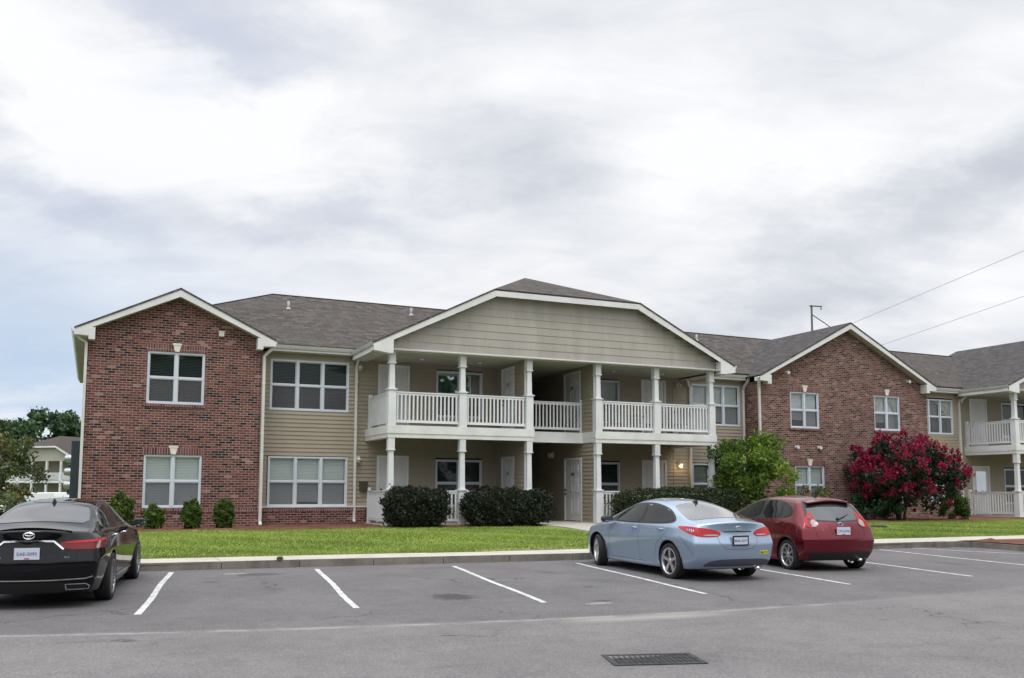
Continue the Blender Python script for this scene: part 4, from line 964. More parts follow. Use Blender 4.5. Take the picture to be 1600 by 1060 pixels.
def tree(name, base, label, cat, h, spread, clumps, leafn, leafs, mt, trunkh=.3, trunkr=.12, crad=.5, shape='oval', group=None, bottom=.25, multi=1, seed=1, tonespread=.25, zc=None, flat=.85, lean=0):
    R_ = random.Random(seed); t_ = empty(name, base, label, cat, group=group); b = Vector(base)
    cs = []; rs = []
    for k in range(clumps):
        for _ in range(40):
            u, v, q = R_.uniform(-1, 1), R_.uniform(-1, 1), R_.uniform(bottom, 1)
            if shape == 'oval': lim = math.sqrt(max(0, 1-((q-.58)/.44)**2)) if q > .14 else .5
            elif shape == 'vase': lim = (.35+.75*min(1, (q-bottom)/.35))*math.sqrt(max(0, 1-max(0, (q-.55)/.47)**2))
            elif shape == 'cone': lim = max(.08, 1.05-q)
            else: lim = 1
            if u*u+v*v <= lim*lim and (R_.random() < .35 or u*u+v*v > lim*lim*.25): break
        wob_ = 1+.22*math.sin(3*math.atan2(v, u)+seed)+R_.uniform(-.1, .15)
        cs.append((b.x+u*spread*wob_+lean*q, b.y+v*spread*wob_, b.z+q*h)); rs.append(crad*R_.uniform(.6, 1.3))
    tr = MB(); tr.smooth = True
    for k in range(multi):
        ang = k*2.4+seed; off = Vector((math.cos(ang), math.sin(ang), 0))*(trunkr*1.4 if multi > 1 else 0); top = b+Vector((off.x*3+R_.uniform(-.1, .1)*spread+lean*.5, off.y*3, h*(trunkh+.35)))
        mid = b+off*1.5+Vector((0, 0, h*trunkh)); r0 = trunkr/(multi**.4)
        tr.tube([b+off-Vector((0, 0, .1)), b+off+Vector((R_.uniform(-.03, .03), 0, h*trunkh*.4)), mid, (mid+top)/2+Vector((R_.uniform(-.1, .1), R_.uniform(-.1, .1), 0)), top], [r0*1.35, r0, r0*.85, r0*.6, r0*.25], 7)
        for i in range(k, len(cs), multi):
            if R_.random() < .62:
                s_ = mid.lerp(top, R_.uniform(0, .9)); e_ = Vector(cs[i]); m_ = s_.lerp(e_, .55)+Vector((0, 0, .12*(e_-s_).length*R_.uniform(-.3, 1)))
                tr.tube([s_, m_, e_], [r0*.38, r0*.22, r0*.07], 5)
    tr.build('trunk', M['bark'], t_, fixn=False)
    P_, ci = blobpts(cs, rs, leafn, flat, .25)
    ct = np.array([R_.gauss(.5, tonespread) for _ in cs]); tone = ct[ci]+rng.normal(size=len(P_))*.16
    leafmesh('crown', P_, leafs, mt, t_, tone)
    return t_, cs, rs
def at(px, py, Y):
    d = _r2*((px-800)/FPX)-_u2*((py-PCY)/FPX)+_f; t_ = Y/d.y; return Vector((0, 0, 1.65))+d*t_
def boxbush(name, c, hx, hy, h, label, cat, mt, n=9000, leafs=.03, group=None, p=3.2, seed=1, rough=.07, tone0=.45):
    t_ = empty(name, c, label, cat, group=group); R2 = np.random.default_rng(seed)
    d = R2.normal(size=(n, 3)); d[:, 2] = np.where(R2.random(n) < .62, np.abs(d[:, 2]), -np.abs(d[:, 2])*.8); d /= np.linalg.norm(d, axis=1)[:, None]
    k = (np.abs(d)**p).sum(1)**(-1/p)
    ph = R2.random(9)*6.3
    bm_ = rough*(np.sin(d[:, 0]*9*hx+ph[0])*np.sin(d[:, 2]*7+ph[1])+.7*np.sin(d[:, 0]*17*hx+ph[2]+d[:, 2]*11)+.5*np.sin(d[:, 1]*13+ph[3]+d[:, 0]*6))
    q = (1-np.abs(R2.normal(size=n))*.09+bm_+R2.normal(size=n)*.018)*k
    q = q*(1+(R2.random(n) < .035)*R2.random(n)*.17)
    P_ = np.stack([c[0]+d[:, 0]*q*hx, c[1]+d[:, 1]*q*hy, c[2]+h*.5+d[:, 2]*q*h*.5*(1+.05*np.sin(d[:, 0]*5+ph[6]))+.02], 1)
    low = P_[:, 2] < c[2]+.03; P_[low, 2] = c[2]+.03+R2.random(low.sum())*.25
    tone = tone0+.16*np.sin(P_[:, 0]*5+ph[4])*np.sin(P_[:, 2]*6+ph[5])+R2.normal(size=n)*.2
    leafmesh('leaves', P_, leafs, mt, t_, tone)
    cr_ = MB(); cr_.smooth = True
    for i in range(5):
        x = c[0]+(i-2)*hx*.36; cr_.tube([(x, c[1], c[2]-.08), (x+.03, c[1]+.02, c[2]+h*.35), (x-.05, c[1], c[2]+h*.75)], [.03, .022, .01], 6)
    e_ = [(0.01, .06), (.45, .08), (.66, .3), (.70, .6), (.5, .78), (.01, .82)]  # dark core blob added for the shade between the leaves
    cr_.add(*(lambda vs, fs: ([(c[0]+x*hx, c[1]+y*hy, c[2]+.02+z*h) for x, y, z in vs], fs))(*_lath(e_, 16)))
    cr_.build('dark_core_stems', M['bush_core'], t_, fixn=False)
    return t_
def _lath(prof, n):
    vs = [(r_*math.cos(2*math.pi*k/n), r_*math.sin(2*math.pi*k/n), h) for r_, h in prof for k in range(n)]
    return vs, [(i*n+k, i*n+(k+1) % n, (i+1)*n+(k+1) % n, (i+1)*n+k) for i in range(len(prof)-1) for k in range(n)]
M['bush_core'] = weathered('dark_bush_core', (.018, .018, .012), (.01, .011, .008), 12, .95, bumpy=.8)  # core colour carries the shade inside the bush

# hedges and shrubs along the front
boxbush('boxwood_hedge', (9.42, 28.55, lawn_z(9, 28.5)), 1.02, .55, 1.22, 'dark clipped boxwood hedge in front of the left porch column, the smaller one', 'hedge', M['leaf_box'], 15000, .034, p=3.4, seed=3)
boxbush('boxwood_hedge', (12.52, 28.5, lawn_z(12, 28.5)), 1.50, .58, 1.20, 'wide dark clipped boxwood hedge left of the breezeway walk', 'hedge', M['leaf_box'], 21000, .034, p=3.6, seed=5)
boxbush('clipped_hedge', (19.7, 28.4, lawn_z(19, 28.4)), 3.0, .6, 1.22, 'long low clipped hedge before the right porch, behind the blue sedan', 'hedge', M['leaf_hedge'], 26000, .036, p=5, seed=8, rough=.05)
for (px, pb_, w_, h_, lb, sd_) in ((242, 832, .27, .66, 'small round green shrub left of three before the lower brick gable window', 2), (301, 828, .27, .80, 'small round green shrub in the middle of three below the brick gable window', 4),
                                   (351, 830, .29, .80, 'small round green shrub nearest the downspout in the mulch bed', 6), (190, 828, .34, .95, 'bright green shrub directly behind the black sedan mirror', 7)):
    p_ = at(px, 765, 29.2)
    boxbush('round_shrub', (p_.x, 29.2, lawn_z(p_.x, 29.2)+.01), w_, w_, h_, lb, 'shrub', M['leaf_round'], 3200, .036, 'round shrubs along the left brick wall', p=2.3, seed=sd_, rough=.13, tone0=.4)

# green tree by the right wing
tree('green_tree', (22.45, 28.6, .44), 'bushy light green tree beside the right brick gable', 'tree', 3.40, 1.28, 60, 210, .060, M['leaf_tree'], .22, .07, .42, 'oval', bottom=.12, seed=5, multi=3, tonespread=.2)
# crape myrtle in full bloom
ct_, cs, rs = tree('crape_myrtle', (29.75, 28.3, .42), 'large multi stemmed crape myrtle covered in magenta red blossoms', 'tree', 3.10, 1.88, 130, 190, .055, M['leaf_crape'], .2, .10, .36, 'oval', bottom=.16, seed=9, multi=6, tonespread=.2)
fl = []; ft = []
Rf = random.Random(3); b0 = Vector((29.75, 28.3, .42))
for c, r_ in zip(cs, rs):
    v = Vector(c)-(b0+Vector((0, 0, 1.3))); hgt = (c[2]-.42)/3.15
    k = 9 if hgt > .42 else (5 if hgt > .28 else 2)
    for _ in range(k):
        d = (v.normalized()+Vector((Rf.gauss(0, .45), Rf.gauss(0, .45), Rf.gauss(.35, .35)))).normalized()
        p0 = Vector(c)+d*r_*Rf.uniform(.75, 1.25); L = Rf.uniform(.10, .22); tn = Rf.uniform(.1, .85); m_ = 42
        ax_ = (d+Vector((0, 0, .9))).normalized(); tt = rng.random(m_); rad = (.062*(1-tt*.75))[:, None]*rng.normal(size=(m_, 3))*.8
        fl.append(np.array(p0)+np.outer(tt*L, np.array(ax_))+rad); ft.append(tn+rng.normal(size=m_)*.16)
leafmesh('blossoms', np.concatenate(fl), .027, M['flower'], ct_, np.concatenate(ft), aspect=.8)
# low shrubs around it
tree('juniper_shrub', (28.6, 28.6, .42), 'low feathery green juniper shrub under the left side of the crape myrtle', 'shrub', 1.05, .95, 26, 160, .05, M['leaf_juniper'], .1, .03, .24, 'oval', bottom=.05, seed=12, multi=3)
tree('loose_shrub', (32.6, 28.2, .42), 'small yellow green shrub under the right side of the crape myrtle', 'shrub', .95, .55, 16, 150, .05, M['leaf_round'], .1, .02, .22, 'oval', bottom=.05, seed=15, multi=3)
tree('bronze_shrub', (26.6, 29.7, .46), 'loose bronze tinged shrub against the brick beyond the red hatchback', 'shrub', 1.5, .62, 20, 120, .05, M['leaf_mixed'], .15, .025, .26, 'oval', bottom=.1, seed=17, multi=4)
# left edge: young crape with reddish tips, pale bush, far trees
p_ = at(28, 765, 41)
tree('young_crape_tree', (p_.x-.75, 41, -.25), 'loose olive green young tree with reddish tips at the left edge', 'tree', 4.15, 1.55, 52, 120, .07, M['leaf_mixed'], .3, .07, .42, 'vase', bottom=.22, seed=21, multi=4, tonespread=.3)
p_ = at(4, 765, 36)
tree('pale_bush', (p_.x, 36, -.2), 'pale green rounded bush low at the left edge behind the black sedan', 'bush', 1.75, .85, 22, 170, .05, M['leaf_pale'], .15, .03, .3, 'oval', bottom=.05, seed=22, multi=3)
for (px, top, Y, sp_, lb, sd_) in ((12, 645, 185, 7.5, 'dark spreading tree beyond the far house at the left edge', 31), (72, 631, 180, 6.2, 'tall full dark green tree rising behind the far house', 32), (124, 656, 190, 3.6, 'dark tree showing just left of the brick wing corner', 33)):
    p_ = at(px, top, Y); hh = p_.z-.6
    tree('distant_tree', (p_.x, Y, -.8), lb, 'tree', hh, sp_, 62, 170, .42, M['leaf_far'], .3, .5, 1.75, 'oval', 'trees beyond the far house', .2, seed=sd_, tonespread=.22)

# ------------------------------------------------------------------ lawn grass blades
N = 150000
gx = rng.uniform(-3, 40, N); t_ = rng.random(N)**1.25
swb = np.array([sw_back(x) for x in gx]); me_ = np.array([medge(x) for x in gx]); gy = swb+.01+(me_+.1-swb)*t_
keep = ~((gx > 13.2) & (gx < 16.4) & (np.abs(gx-14.6) < 1.15+np.clip((gy-26)*.3, 0, .6)))
b1 = ((gx-9.6)/1.6)**2+((gy-20.1)/.5)**2; keep &= ~((b1 < 1) & (rng.random(N) < .8))
gx, gy = gx[keep], gy[keep]; N = len(gx); gz = np.array([lawn_z(x, y) for x, y in zip(gx, gy)])-.012
hgt = .034*(1+.35*rng.normal(size=N)).clip(.4, 2)*(1+.3*np.sin(gx*1.3)*np.sin(gy*1.7)); ang = rng.random(N)*6.28; wv_ = .011+.006*rng.random(N)
ln = rng.normal(size=(N, 2))*.022
V = np.stack([np.stack([gx-np.cos(ang)*wv_, gy-np.sin(ang)*wv_, gz], 1), np.stack([gx+np.cos(ang)*wv_, gy+np.sin(ang)*wv_, gz], 1), np.stack([gx+ln[:, 0], gy+ln[:, 1], gz+hgt], 1)], 1).reshape(-1, 3)
me = bpy.data.meshes.new('grass'); me.vertices.add(3*N); me.vertices.foreach_set('co', V.ravel()); me.loops.add(3*N); me.loops.foreach_set('vertex_index', np.arange(3*N)); me.polygons.add(N)
me.polygons.foreach_set('loop_start', np.arange(N)*3); me.polygons.foreach_set('loop_total', np.full(N, 3)); me.update()
tone = .43+.17*np.sin(gx*.9+1+np.sin(gy*.8))*np.sin(gy*1.1+gx*.3)+.12*np.sin(gx*2.7+gy*3.1)*np.sin(gx*.41)+.16*np.clip((gy-25)/3, -.6, 1)+rng.normal(size=N)*.15
a_ = me.attributes.new('tone', 'FLOAT', 'POINT'); a_.data.foreach_set('value', np.repeat(np.clip(tone, 0, 1), 3).astype(np.float32)); me.materials.append(M['grass'])
go = bpy.data.objects.new('grass', me); col.objects.link(go); tag(go, 'bright green mown grass between the pavement and the mulch beds', 'grass', kind='stuff')

# ------------------------------------------------------------------ far house across the lot
fc = at(60, 765, 150); fh = empty('far_house', (fc.x, 150, -.6), 'distant tan two storey apartment house with white porch posts, left of the brick wing', 'house', rz=R(-42))
mb = MB(); mb.box(-13, 13, 2.6, 14, 0, 6.3); mb.build('wall', M['siding'], fh)
fb = MB()
ze = 6.5; sl = .5
fb.poly([(-13.5, 2.1, 6.4), (13.5, 2.1, 6.4), (9, 8.3, 9.4), (-9, 8.3, 9.4)]); fb.poly([(13.5, 2.1, 6.4), (13.5, 14.5, 6.4), (9, 8.3, 9.4)]); fb.poly([(-13.5, 14.5, 6.4), (-13.5, 2.1, 6.4), (-9, 8.3, 9.4)]); fb.poly([(13.5, 14.5, 6.4), (-13.5, 14.5, 6.4), (-9, 8.3, 9.4), (9, 8.3, 9.4)])
fb.poly([(-7, -.4, 6.3), (-7, 9, 6.3), (0, 9, 9.9), (0, 3.6, 9.9), (-3, -.4, 8.3)]); fb.poly([(7, 9, 6.3), (7, -.4, 6.3), (3, -.4, 8.3), (0, 3.6, 9.9), (0, 9, 9.9)]); fb.poly([(-3, -.4, 8.3), (3, -.4, 8.3), (0, 3.6, 9.9)])
fb.build('roof', M['shingle_far'], fh, fixn=False)
mb = MB(); mb.prism([(-6.6, 0, 6.1), (6.6, 0, 6.1), (6.6, 0, 6.3), (3, 0, 8.1), (-3, 0, 8.1), (-6.6, 0, 6.3)], (0, .2, 0)); mb.build('gable', M['gable'], fh)
mb = MB()
for s_ in (-1, 1): mb.prism([(s_*7, -.45, 6.25), (s_*3, -.45, 8.25), (s_*3, -.45, 8.0), (s_*7, -.45, 5.95)], (0, .1, 0))
mb.box(-3, 3, -.45, -.35, 8.0, 8.25); mb.build('rake_trim', M['trim'], fh)
for x in (-6.2, -3.8, -1.3, 1.3, 3.8, 6.2):
    mb = MB(); mb.box(x-.13, x+.13, -.1, .16, 0, 6.1); mb.box(x-.18, x+.18, -.15, .2, 3.2, 4.4); mb.build('column', M['rail'], fh)
mb = MB(); mb.box(-6.4, 6.4, -.1, 2.6, 3.0, 3.35); mb.build('balcony_floor', M['trim'], fh)
for (a, b_) in ((-6.2, -1.3), (1.3, 6.2)):
    for z in (.3, 3.45):
        mb = MB(); mb.box(a, b_, -.02, .06, z+.9, z+1.0)
        for k in range(30): x = a+(b_-a)*k/30; mb.box(x, x+.09, -.01, .05, z, z+.9)
        mb.build('railing', M['rail'], fh)
for x in (-10.5, -4, 3.5, 10.5):
    for z in (.9, 4.1):
        f_ = MB(); f_.box(x-.9, x+.9, 2.52, 2.6, z, z+1.6); w_ = f_.build('window', M['winframe'], fh); g_ = MB(); g_.box(x-.78, x-.05, 2.49, 2.52, z+.12, z+1.48); g_.box(x+.05, x+.78, 2.49, 2.52, z+.12, z+1.48); g_.build('pane', M['blind_dark'], w_)
# white van parked before the far house
vn = empty('white_van', (at(54, 765, 95).x, 95, -.9), 'white van parked far off beyond the young crape tree', 'van', rz=R(60))
mb = MB(); mb.prism([(-.98, -2.6, .35), (-.98, 2.6, .35), (-.98, 2.62, 1.0), (-.98, 1.9, 1.25), (-.98, 1.35, 2.15), (-.98, -2.5, 2.2), (-.98, -2.62, 1.8)], (1.96, 0, 0)); o_ = mb.build('body', mat('white_van_paint', (.75, .76, .77), .3), vn); bevel(o_, .09, 3)
mb = MB(); mb.prism([(-.99, 1.25, 1.2), (-.99, 1.8, 1.25), (-.99, 1.3, 1.95), (-.99, .7, 1.95), (-.99, .7, 1.2)], (1.98, 0, 0)); mb.build('side_window', M['dark'], vn)
for sx in (-1, 1):
    for y in (-1.6, 1.7):
        mb = MB(); mb.lathe([(0, -.11), (.34, -.11), (.36, -.06), (.36, .06), (.34, .11), (0, .11)], 20, 'X', (sx*.86, y, .36)); mb.build('wheel', M['dark'], vn)

# ------------------------------------------------------------------ utility pole and wires
pl = empty('utility_pole', (40.5, 45, .4), 'grey utility pole with a short cross arm standing behind the building roof', 'utility pole')
mb = MB(); mb.tube([(40.5, 45, .3), (40.45, 45, 7), (40.45, 45, 13.1)], [.085, .075, .062], 10); mb.build('pole', weathered('weathered_pole', (.16, .165, .17), (.11, .11, .115), 3, .85, stretch=(1, 1, .2)), pl)
mb = MB(); mb.bar((40.3, 45, 13.05), (41.1, 44.8, 13.05), .06, .06); mb.build('cross_arm', M['metal_dark'], pl)
mb = MB(); mb.lathe([(0, .0), (.05, 0), (.06, -.1), (.03, -.16), (0, -.16)], 8, o=(41.05, 44.82, 13.0)); mb.build('insulator', M['steel'], pl)
mb = MB(); mb.tube([(40.5, 45, 12.5), (41.3, 44.8, 12.0), (43.6, 44.2, 10.4)], .03, 5); mb.build('brace_wire', M['metal_dark'], pl)
def wire(pts, label):
    mb = MB(); a, b_ = Vector(pts[0]), Vector(pts[1]); d = b_-a; a2, b2 = a-d*.5, b_+d*1.2; P_ = []
    for k in range(25): t_ = k/24; P_.append(a2.lerp(b2, t_))
    mb.tube(P_, .011, 5); tag(mb.build('power_line', mat('wire', (.42, .43, .46), .6), loc=tuple(a2)), label, 'power line', 'power lines at the right')
def atz(px, py, z): d = _r2*((px-800)/FPX)-_u2*((py-PCY)/FPX)+_f; return Vector((0, 0, 1.65))+d*((z-1.65)/d.z)
wire((atz(1340, 502, 11.6), atz(1600, 392, 12.4)), 'upper thin power line crossing the cloudy sky at the right edge')
wire((atz(1385, 537, 10.4), atz(1600, 463, 11.2)), 'lower thin power line crossing the cloudy sky at the right edge')

# ------------------------------------------------------------------ balcony furniture and pot
fz = 3.685
t1 = empty('bistro_table', (18.6, 30.3, fz), 'small round dark metal bistro table on the upper right balcony', 'table')
mb = MB(); mb.lathe([(0, .70), (.36, .70), (.37, .715), (.36, .73), (0, .73)], 24, o=(18.6, 30.3, fz)); mb.build('tabletop', M['metal_dark'], t1)
for k in range(4):
    a = k*math.pi/2+.5; mb = MB(); mb.tube([(18.6+.3*math.cos(a), 30.3+.3*math.sin(a), fz), (18.6+.1*math.cos(a), 30.3+.1*math.sin(a), fz+.35), (18.6+.26*math.cos(a), 30.3+.26*math.sin(a), fz+.70)], .014, 6); mb.build('leg', M['metal_dark'], t1)
def pchair(x, y, rz, label):
    c = empty('patio_chair', (x, y, fz), label, 'chair', rz=rz, group='dark metal patio chairs on the upper right balcony')
    mb = MB(); mb.box(-.22, .22, -.22, .22, .42, .45); mb.build('seat', M['metal_dark'], c)
    mb = MB(); mb.tube([(-.22, .22, .42), (-.22, .27, .92), (0, .28, .97), (.22, .27, .92), (.22, .22, .42)], .014, 6)
    for k in range(-3, 4): mb.tube([(k*.055, .225, .45), (k*.055, .275, .93)], .009, 5)
    mb.build('backrest', M['metal_dark'], c)
    for sx in (-1, 1):
        for sy in (-1, 1): mb = MB(); mb.tube([(sx*.21, sy*.21, .43), (sx*.23, sy*.23, 0)], .013, 6); mb.build('leg', M['metal_dark'], c)
pchair(17.85, 30.35, R(80), 'dark metal patio chair left of the bistro table on the upper right balcony')
pchair(19.5, 30.4, R(-75), 'dark metal patio chair right of the bistro table on the upper right balcony')
pchair(20.4, 30.0, R(185), 'dark metal patio chair by the rail below the switched off wall lamp')
pt_ = empty('potted_plant', (12.15, 30.4, ZL), 'dark red leaved potted plant on the lower left porch behind the hedge', 'potted plant')
mb = MB(); mb.lathe([(0, 0), (.15, 0), (.20, .34), (.22, .36), (.22, .40), (.19, .40), (.18, .34), (0, .34)], 20, o=(12.15, 30.4, ZL)); mb.build('pot', mat('terracotta', (.16, .07, .045), .8), pt_)
C_, ci = blobpts([(12.15+rng.normal()*.18, 30.4+rng.normal()*.12, ZL+.55+rng.random()*.6) for _ in range(14)], [.17]*14, 60)
leafmesh('leaves', C_, .045, leaf_mat('dark_red_leaf', [(0, (.02, .012, .01)), (.6, (.06, .03, .022)), (1, (.12, .06, .035))], .2), pt_)

# ------------------------------------------------------------------ tree line on the far side of the street, behind the photographer
Nt = 13000; tx = rng.uniform(-75, 75, Nt); top_ = 13+3.2*np.sin(tx*.21)+1.6*np.sin(tx*.53+1); tz = rng.random(Nt)**.8*top_; ty = -34-rng.random(Nt)*7
leafmesh('tree_line', np.stack([tx, ty, tz], 1), .85, M['leaf_far'], None, .4+.2*np.sin(tx*.8)+rng.normal(size=Nt)*.2, loc=(0, -37, 0))
tl_ = [o for o in col.objects if o.name == 'tree_line'][0]; tag(tl_, 'line of dark trees across the street that the windows and cars mirror', 'trees', kind='stuff')

kw = ky(3.42); wt = empty('weed_tuft', (3.42, kw+.03, G(kw)+.15), 'tiny weed growing from a joint in the kerb, left of the second white bay line', 'weed')
C_, ci = blobpts([(3.42+rng.normal()*.02, kw+.03, G(kw)+.155+rng.random()*.035) for _ in range(5)], [.035]*5, 22); leafmesh('leaves', C_, .02, M['leaf_mixed'], wt)

# ------------------------------------------------------------------ cars
def paint(name, color, metal, rough=.32, coat=1.0):
    m = mat(name, color, rough, metal, coat=coat); b, t = pb(m); tc = t.a('ShaderNodeTexCoord')
    n_ = t.noise(tc.outputs['Object'], 1.6, 4, .6); t.l.new(t.mapr(n_, .3, .7, rough-.03, rough+.08), b.inputs['Roughness'])
    return m
M['tyre'] = weathered('tyre_rubber', (.022, .022, .023), (.014, .014, .015), 9, .8)
M['rim'] = mat('alloy_silver', (.62, .62, .63), .28, .9)
M['rim_dark'] = mat('alloy_dark_grey', (.30, .30, .32), .25, .9)
M['chrome'] = mat('chrome', (.78, .79, .80), .12, 1.0)
M['carglass'] = mat('tinted_car_glass', (.010, .013, .013), .03, 0, ior=1.45, spec=.35, coat=0)
M['carglass_rear'] = mat('rear_car_glass', (.030, .036, .038), .04, 0, ior=2.1, spec=1.0, coat=1.0)
M['blacktrim'] = mat('black_plastic', (.014, .014, .015), .45)
M['redlens'] = mat('red_tail_lens', (.40, .006, .010), .25, 0, spec=.3, coat=.25)
M['redlens_dark'] = mat('dark_red_lens', (.15, .004, .006), .25, 0, spec=.3, coat=.25)
M['clearlens'] = mat('clear_lens', (.34, .27, .27), .15, 0, coat=1.0)
M['amber'] = mat('amber_lens', (.7, .16, .03), .2, coat=1.0)
M['plate'] = mat('plate_white', (.56, .60, .68), .4); M['plate_text'] = mat('plate_text_ink', (.06, .07, .22), .5)
M['seam'] = mat('panel_gap', (.006, .006, .006), .9)
M['yellow'] = mat('yellow_sticker', (.66, .62, .04), .5)
def build_each(mb, name, mt, parent):
    st_ = mb.starts+[len(mb.f)]
    for a, b in zip(st_, st_[1:]):
        q = MB(); q.add(*((lambda fs: ([mb.v[i] for f in fs for i in f], [tuple(range(4*k, 4*k+4)) for k in range(len(fs))]))(mb.f[a:b]))); q.build(name, mt, parent, fixn=False)
def text_mb(body, size, pos, rot, name, mt, parent, ext=.001, bold=0):
    cu = bpy.data.curves.new(name, 'FONT'); cu.body = body; cu.size = size; cu.align_x = 'CENTER'; cu.align_y = 'CENTER'; cu.extrude = ext; cu.offset = bold
    ob = bpy.data.objects.new(name, cu); col.objects.link(ob); bpy.context.view_layer.update()
    me = bpy.data.meshes.new_from_object(ob.evaluated_get(bpy.context.evaluated_depsgraph_get())); col.objects.unlink(ob); bpy.data.objects.remove(ob)
    me.materials.clear(); me.materials.append(mt); o = bpy.data.objects.new(name, me); col.objects.link(o); o.parent = parent; o.location = pos; o.rotation_euler = rot; return o
def chaikin(p, n=2, closed=True):
    for _ in range(n):
        q = []; m = len(p)
        for i in range(m if closed else m-1):
            a, b = p[i], p[(i+1) % m]; q += [(a[0]*.75+b[0]*.25, a[1]*.75+b[1]*.25), (a[0]*.25+b[0]*.75, a[1]*.25+b[1]*.75)]
        p = q if closed else [p[0]]+q+[p[-1]]
    return p
def pip(p, poly):
    x, y = p; c = False; j = len(poly)-1
    for i in range(len(poly)):
        xi, yi = poly[i]; xj, yj = poly[j]
        if (yi > y) != (yj > y) and x < (xj-xi)*(y-yi)/(yj-yi)+xi: c = not c
        j = i
    return c
class Body:
    def __init__(s, me): 
        me.calc_loop_triangles(); s.vn = [v.normal.copy() for v in me.vertices]
        s.tri = [tuple(t.vertices) for t in me.loop_triangles]; s.co = [v.co.copy() for v in me.vertices]
        s.b = BVHTree.FromPolygons(s.co, s.tri)
    def ray(s, o, d):
        h = s.b.ray_cast(Vector(o), Vector(d))
        if h[0] is None:
            h = s.b.find_nearest(Vector(o)+Vector(d)*max(0.0, Vector(o).length-.9))
        i = s.tri[h[2]]; w_ = geometry.intersect_point_line
        a, b, c = (s.co[k] for k in i); p = h[0]
        A = (b-a).cross(c-a).length or 1; wa = (b-p).cross(c-p).length/A; wb = (c-p).cross(a-p).length/A; wc = (a-p).cross(b-p).length/A
        n_ = (s.vn[i[0]]*wa+s.vn[i[1]]*wb+s.vn[i[2]]*wc).normalized()
        return p, n_
    def pr(s, u, v, mode, sd=1, c=(0, .3)):
        if mode == 'side': return s.ray((sd*3, u, v), (-sd, 0, 0))
        if mode == 'rear': return s.ray((u, -6, v), (0, 1, 0))
        if mode == 'front': return s.ray((u, 9, v), (0, -1, 0))
        if mode == 'top': return s.ray((u, v, 5), (0, 0, -1))
        if mode == 'cyl':   # u = degrees from straight back toward the side sd
            a = R(u); return s.ray((c[0]+sd*math.sin(a)*3, c[1]-math.cos(a)*3, v), (-sd*math.sin(a), math.cos(a), 0))
        if mode == 'cylf':
            a = R(u); return s.ray((c[0]+sd*math.sin(a)*3, c[1]+math.cos(a)*3, v), (-sd*math.sin(a), -math.cos(a), 0))
    def patch(s, outline, mode, off=.004, sd=1, res=.06, smooth=2, c=(0, .3), skirt=.006, ku=1.0):
        o_ = chaikin(outline, smooth) if smooth else outline
        d_ = []
        for i in range(len(o_)):
            a, b = o_[i], o_[(i+1) % len(o_)]; L = math.hypot((a[0]-b[0])/ku, a[1]-b[1]); n_ = max(1, int(L/res))
            d_ += [(a[0]+(b[0]-a[0])*k/n_, a[1]+(b[1]-a[1])*k/n_) for k in range(n_)]
        n0 = len(d_); us = [p[0] for p in d_]; vs = [p[1] for p in d_]; pts = [Vector(p) for p in d_]
        u = min(us)+res*ku*.5
        while u < max(us):
            v = min(vs)+res*.5
            while v < max(vs):
                if pip((u, v), d_): pts.append(Vector((u, v)))
                v += res
            u += res*ku
        r_ = geometry.delaunay_2d_cdt(pts, [], [list(range(n0))], 1, 1e-6)
        P_ = [s.pr(p.x, p.y, mode, sd, c) for p in r_[0]]
        mb = MB(); mb.smooth = True; V = [p+n_*off for p, n_ in P_]; fs = []
        for f in r_[2]:
            n_ = (V[f[1]]-V[f[0]]).cross(V[f[2]]-V[f[0]]); k = P_[f[0]][1]; fs.append(tuple(f) if n_.dot(k) > 0 else tuple(f)[::-1])
        mb.add(V, fs)
        ed = {}
        for f in fs:
            for i in range(len(f)): e = (f[i], f[(i+1) % len(f)]); ed[e] = 1
        be = [e for e in ed if (e[1], e[0]) not in ed]; mb.smooth = False
        for a, b in be: mb.add([V[a], V[b], V[b]-P_[b][1]*(off+skirt), V[a]-P_[a][1]*(off+skirt)], [(1, 0, 3, 2)])
        return mb
    def strip(s, line, mode, w_=.0045, off=.0025, sd=1, c=(0, .3), res=.05, mb=None, ku=1.0):
        mb = mb or MB(); mb.starts = getattr(mb, 'starts', [])+[len(mb.f)]; pts = []
        for a, b in zip(line, line[1:]):
            n_ = max(1, int(math.hypot((a[0]-b[0])/ku, a[1]-b[1])/res)); pts += [(a[0]+(b[0]-a[0])*k/n_, a[1]+(b[1]-a[1])*k/n_) for k in range(n_)]
        pts.append(line[-1]); P_ = [s.pr(*p, mode, sd, c) for p in pts]; L_ = []; R_ = []
        for i, (p, n_) in enumerate(P_):
            t_ = (P_[min(i+1, len(P_)-1)][0]-P_[max(i-1, 0)][0]).normalized(); q = t_.cross(n_).normalized()*w_/2; L_.append(p+n_*off-q); R_.append(p+n_*off+q)
        for i in range(len(P_)-1):
            k = n_; mb.quad(L_[i], R_[i], R_[i+1], L_[i+1])
        return mb
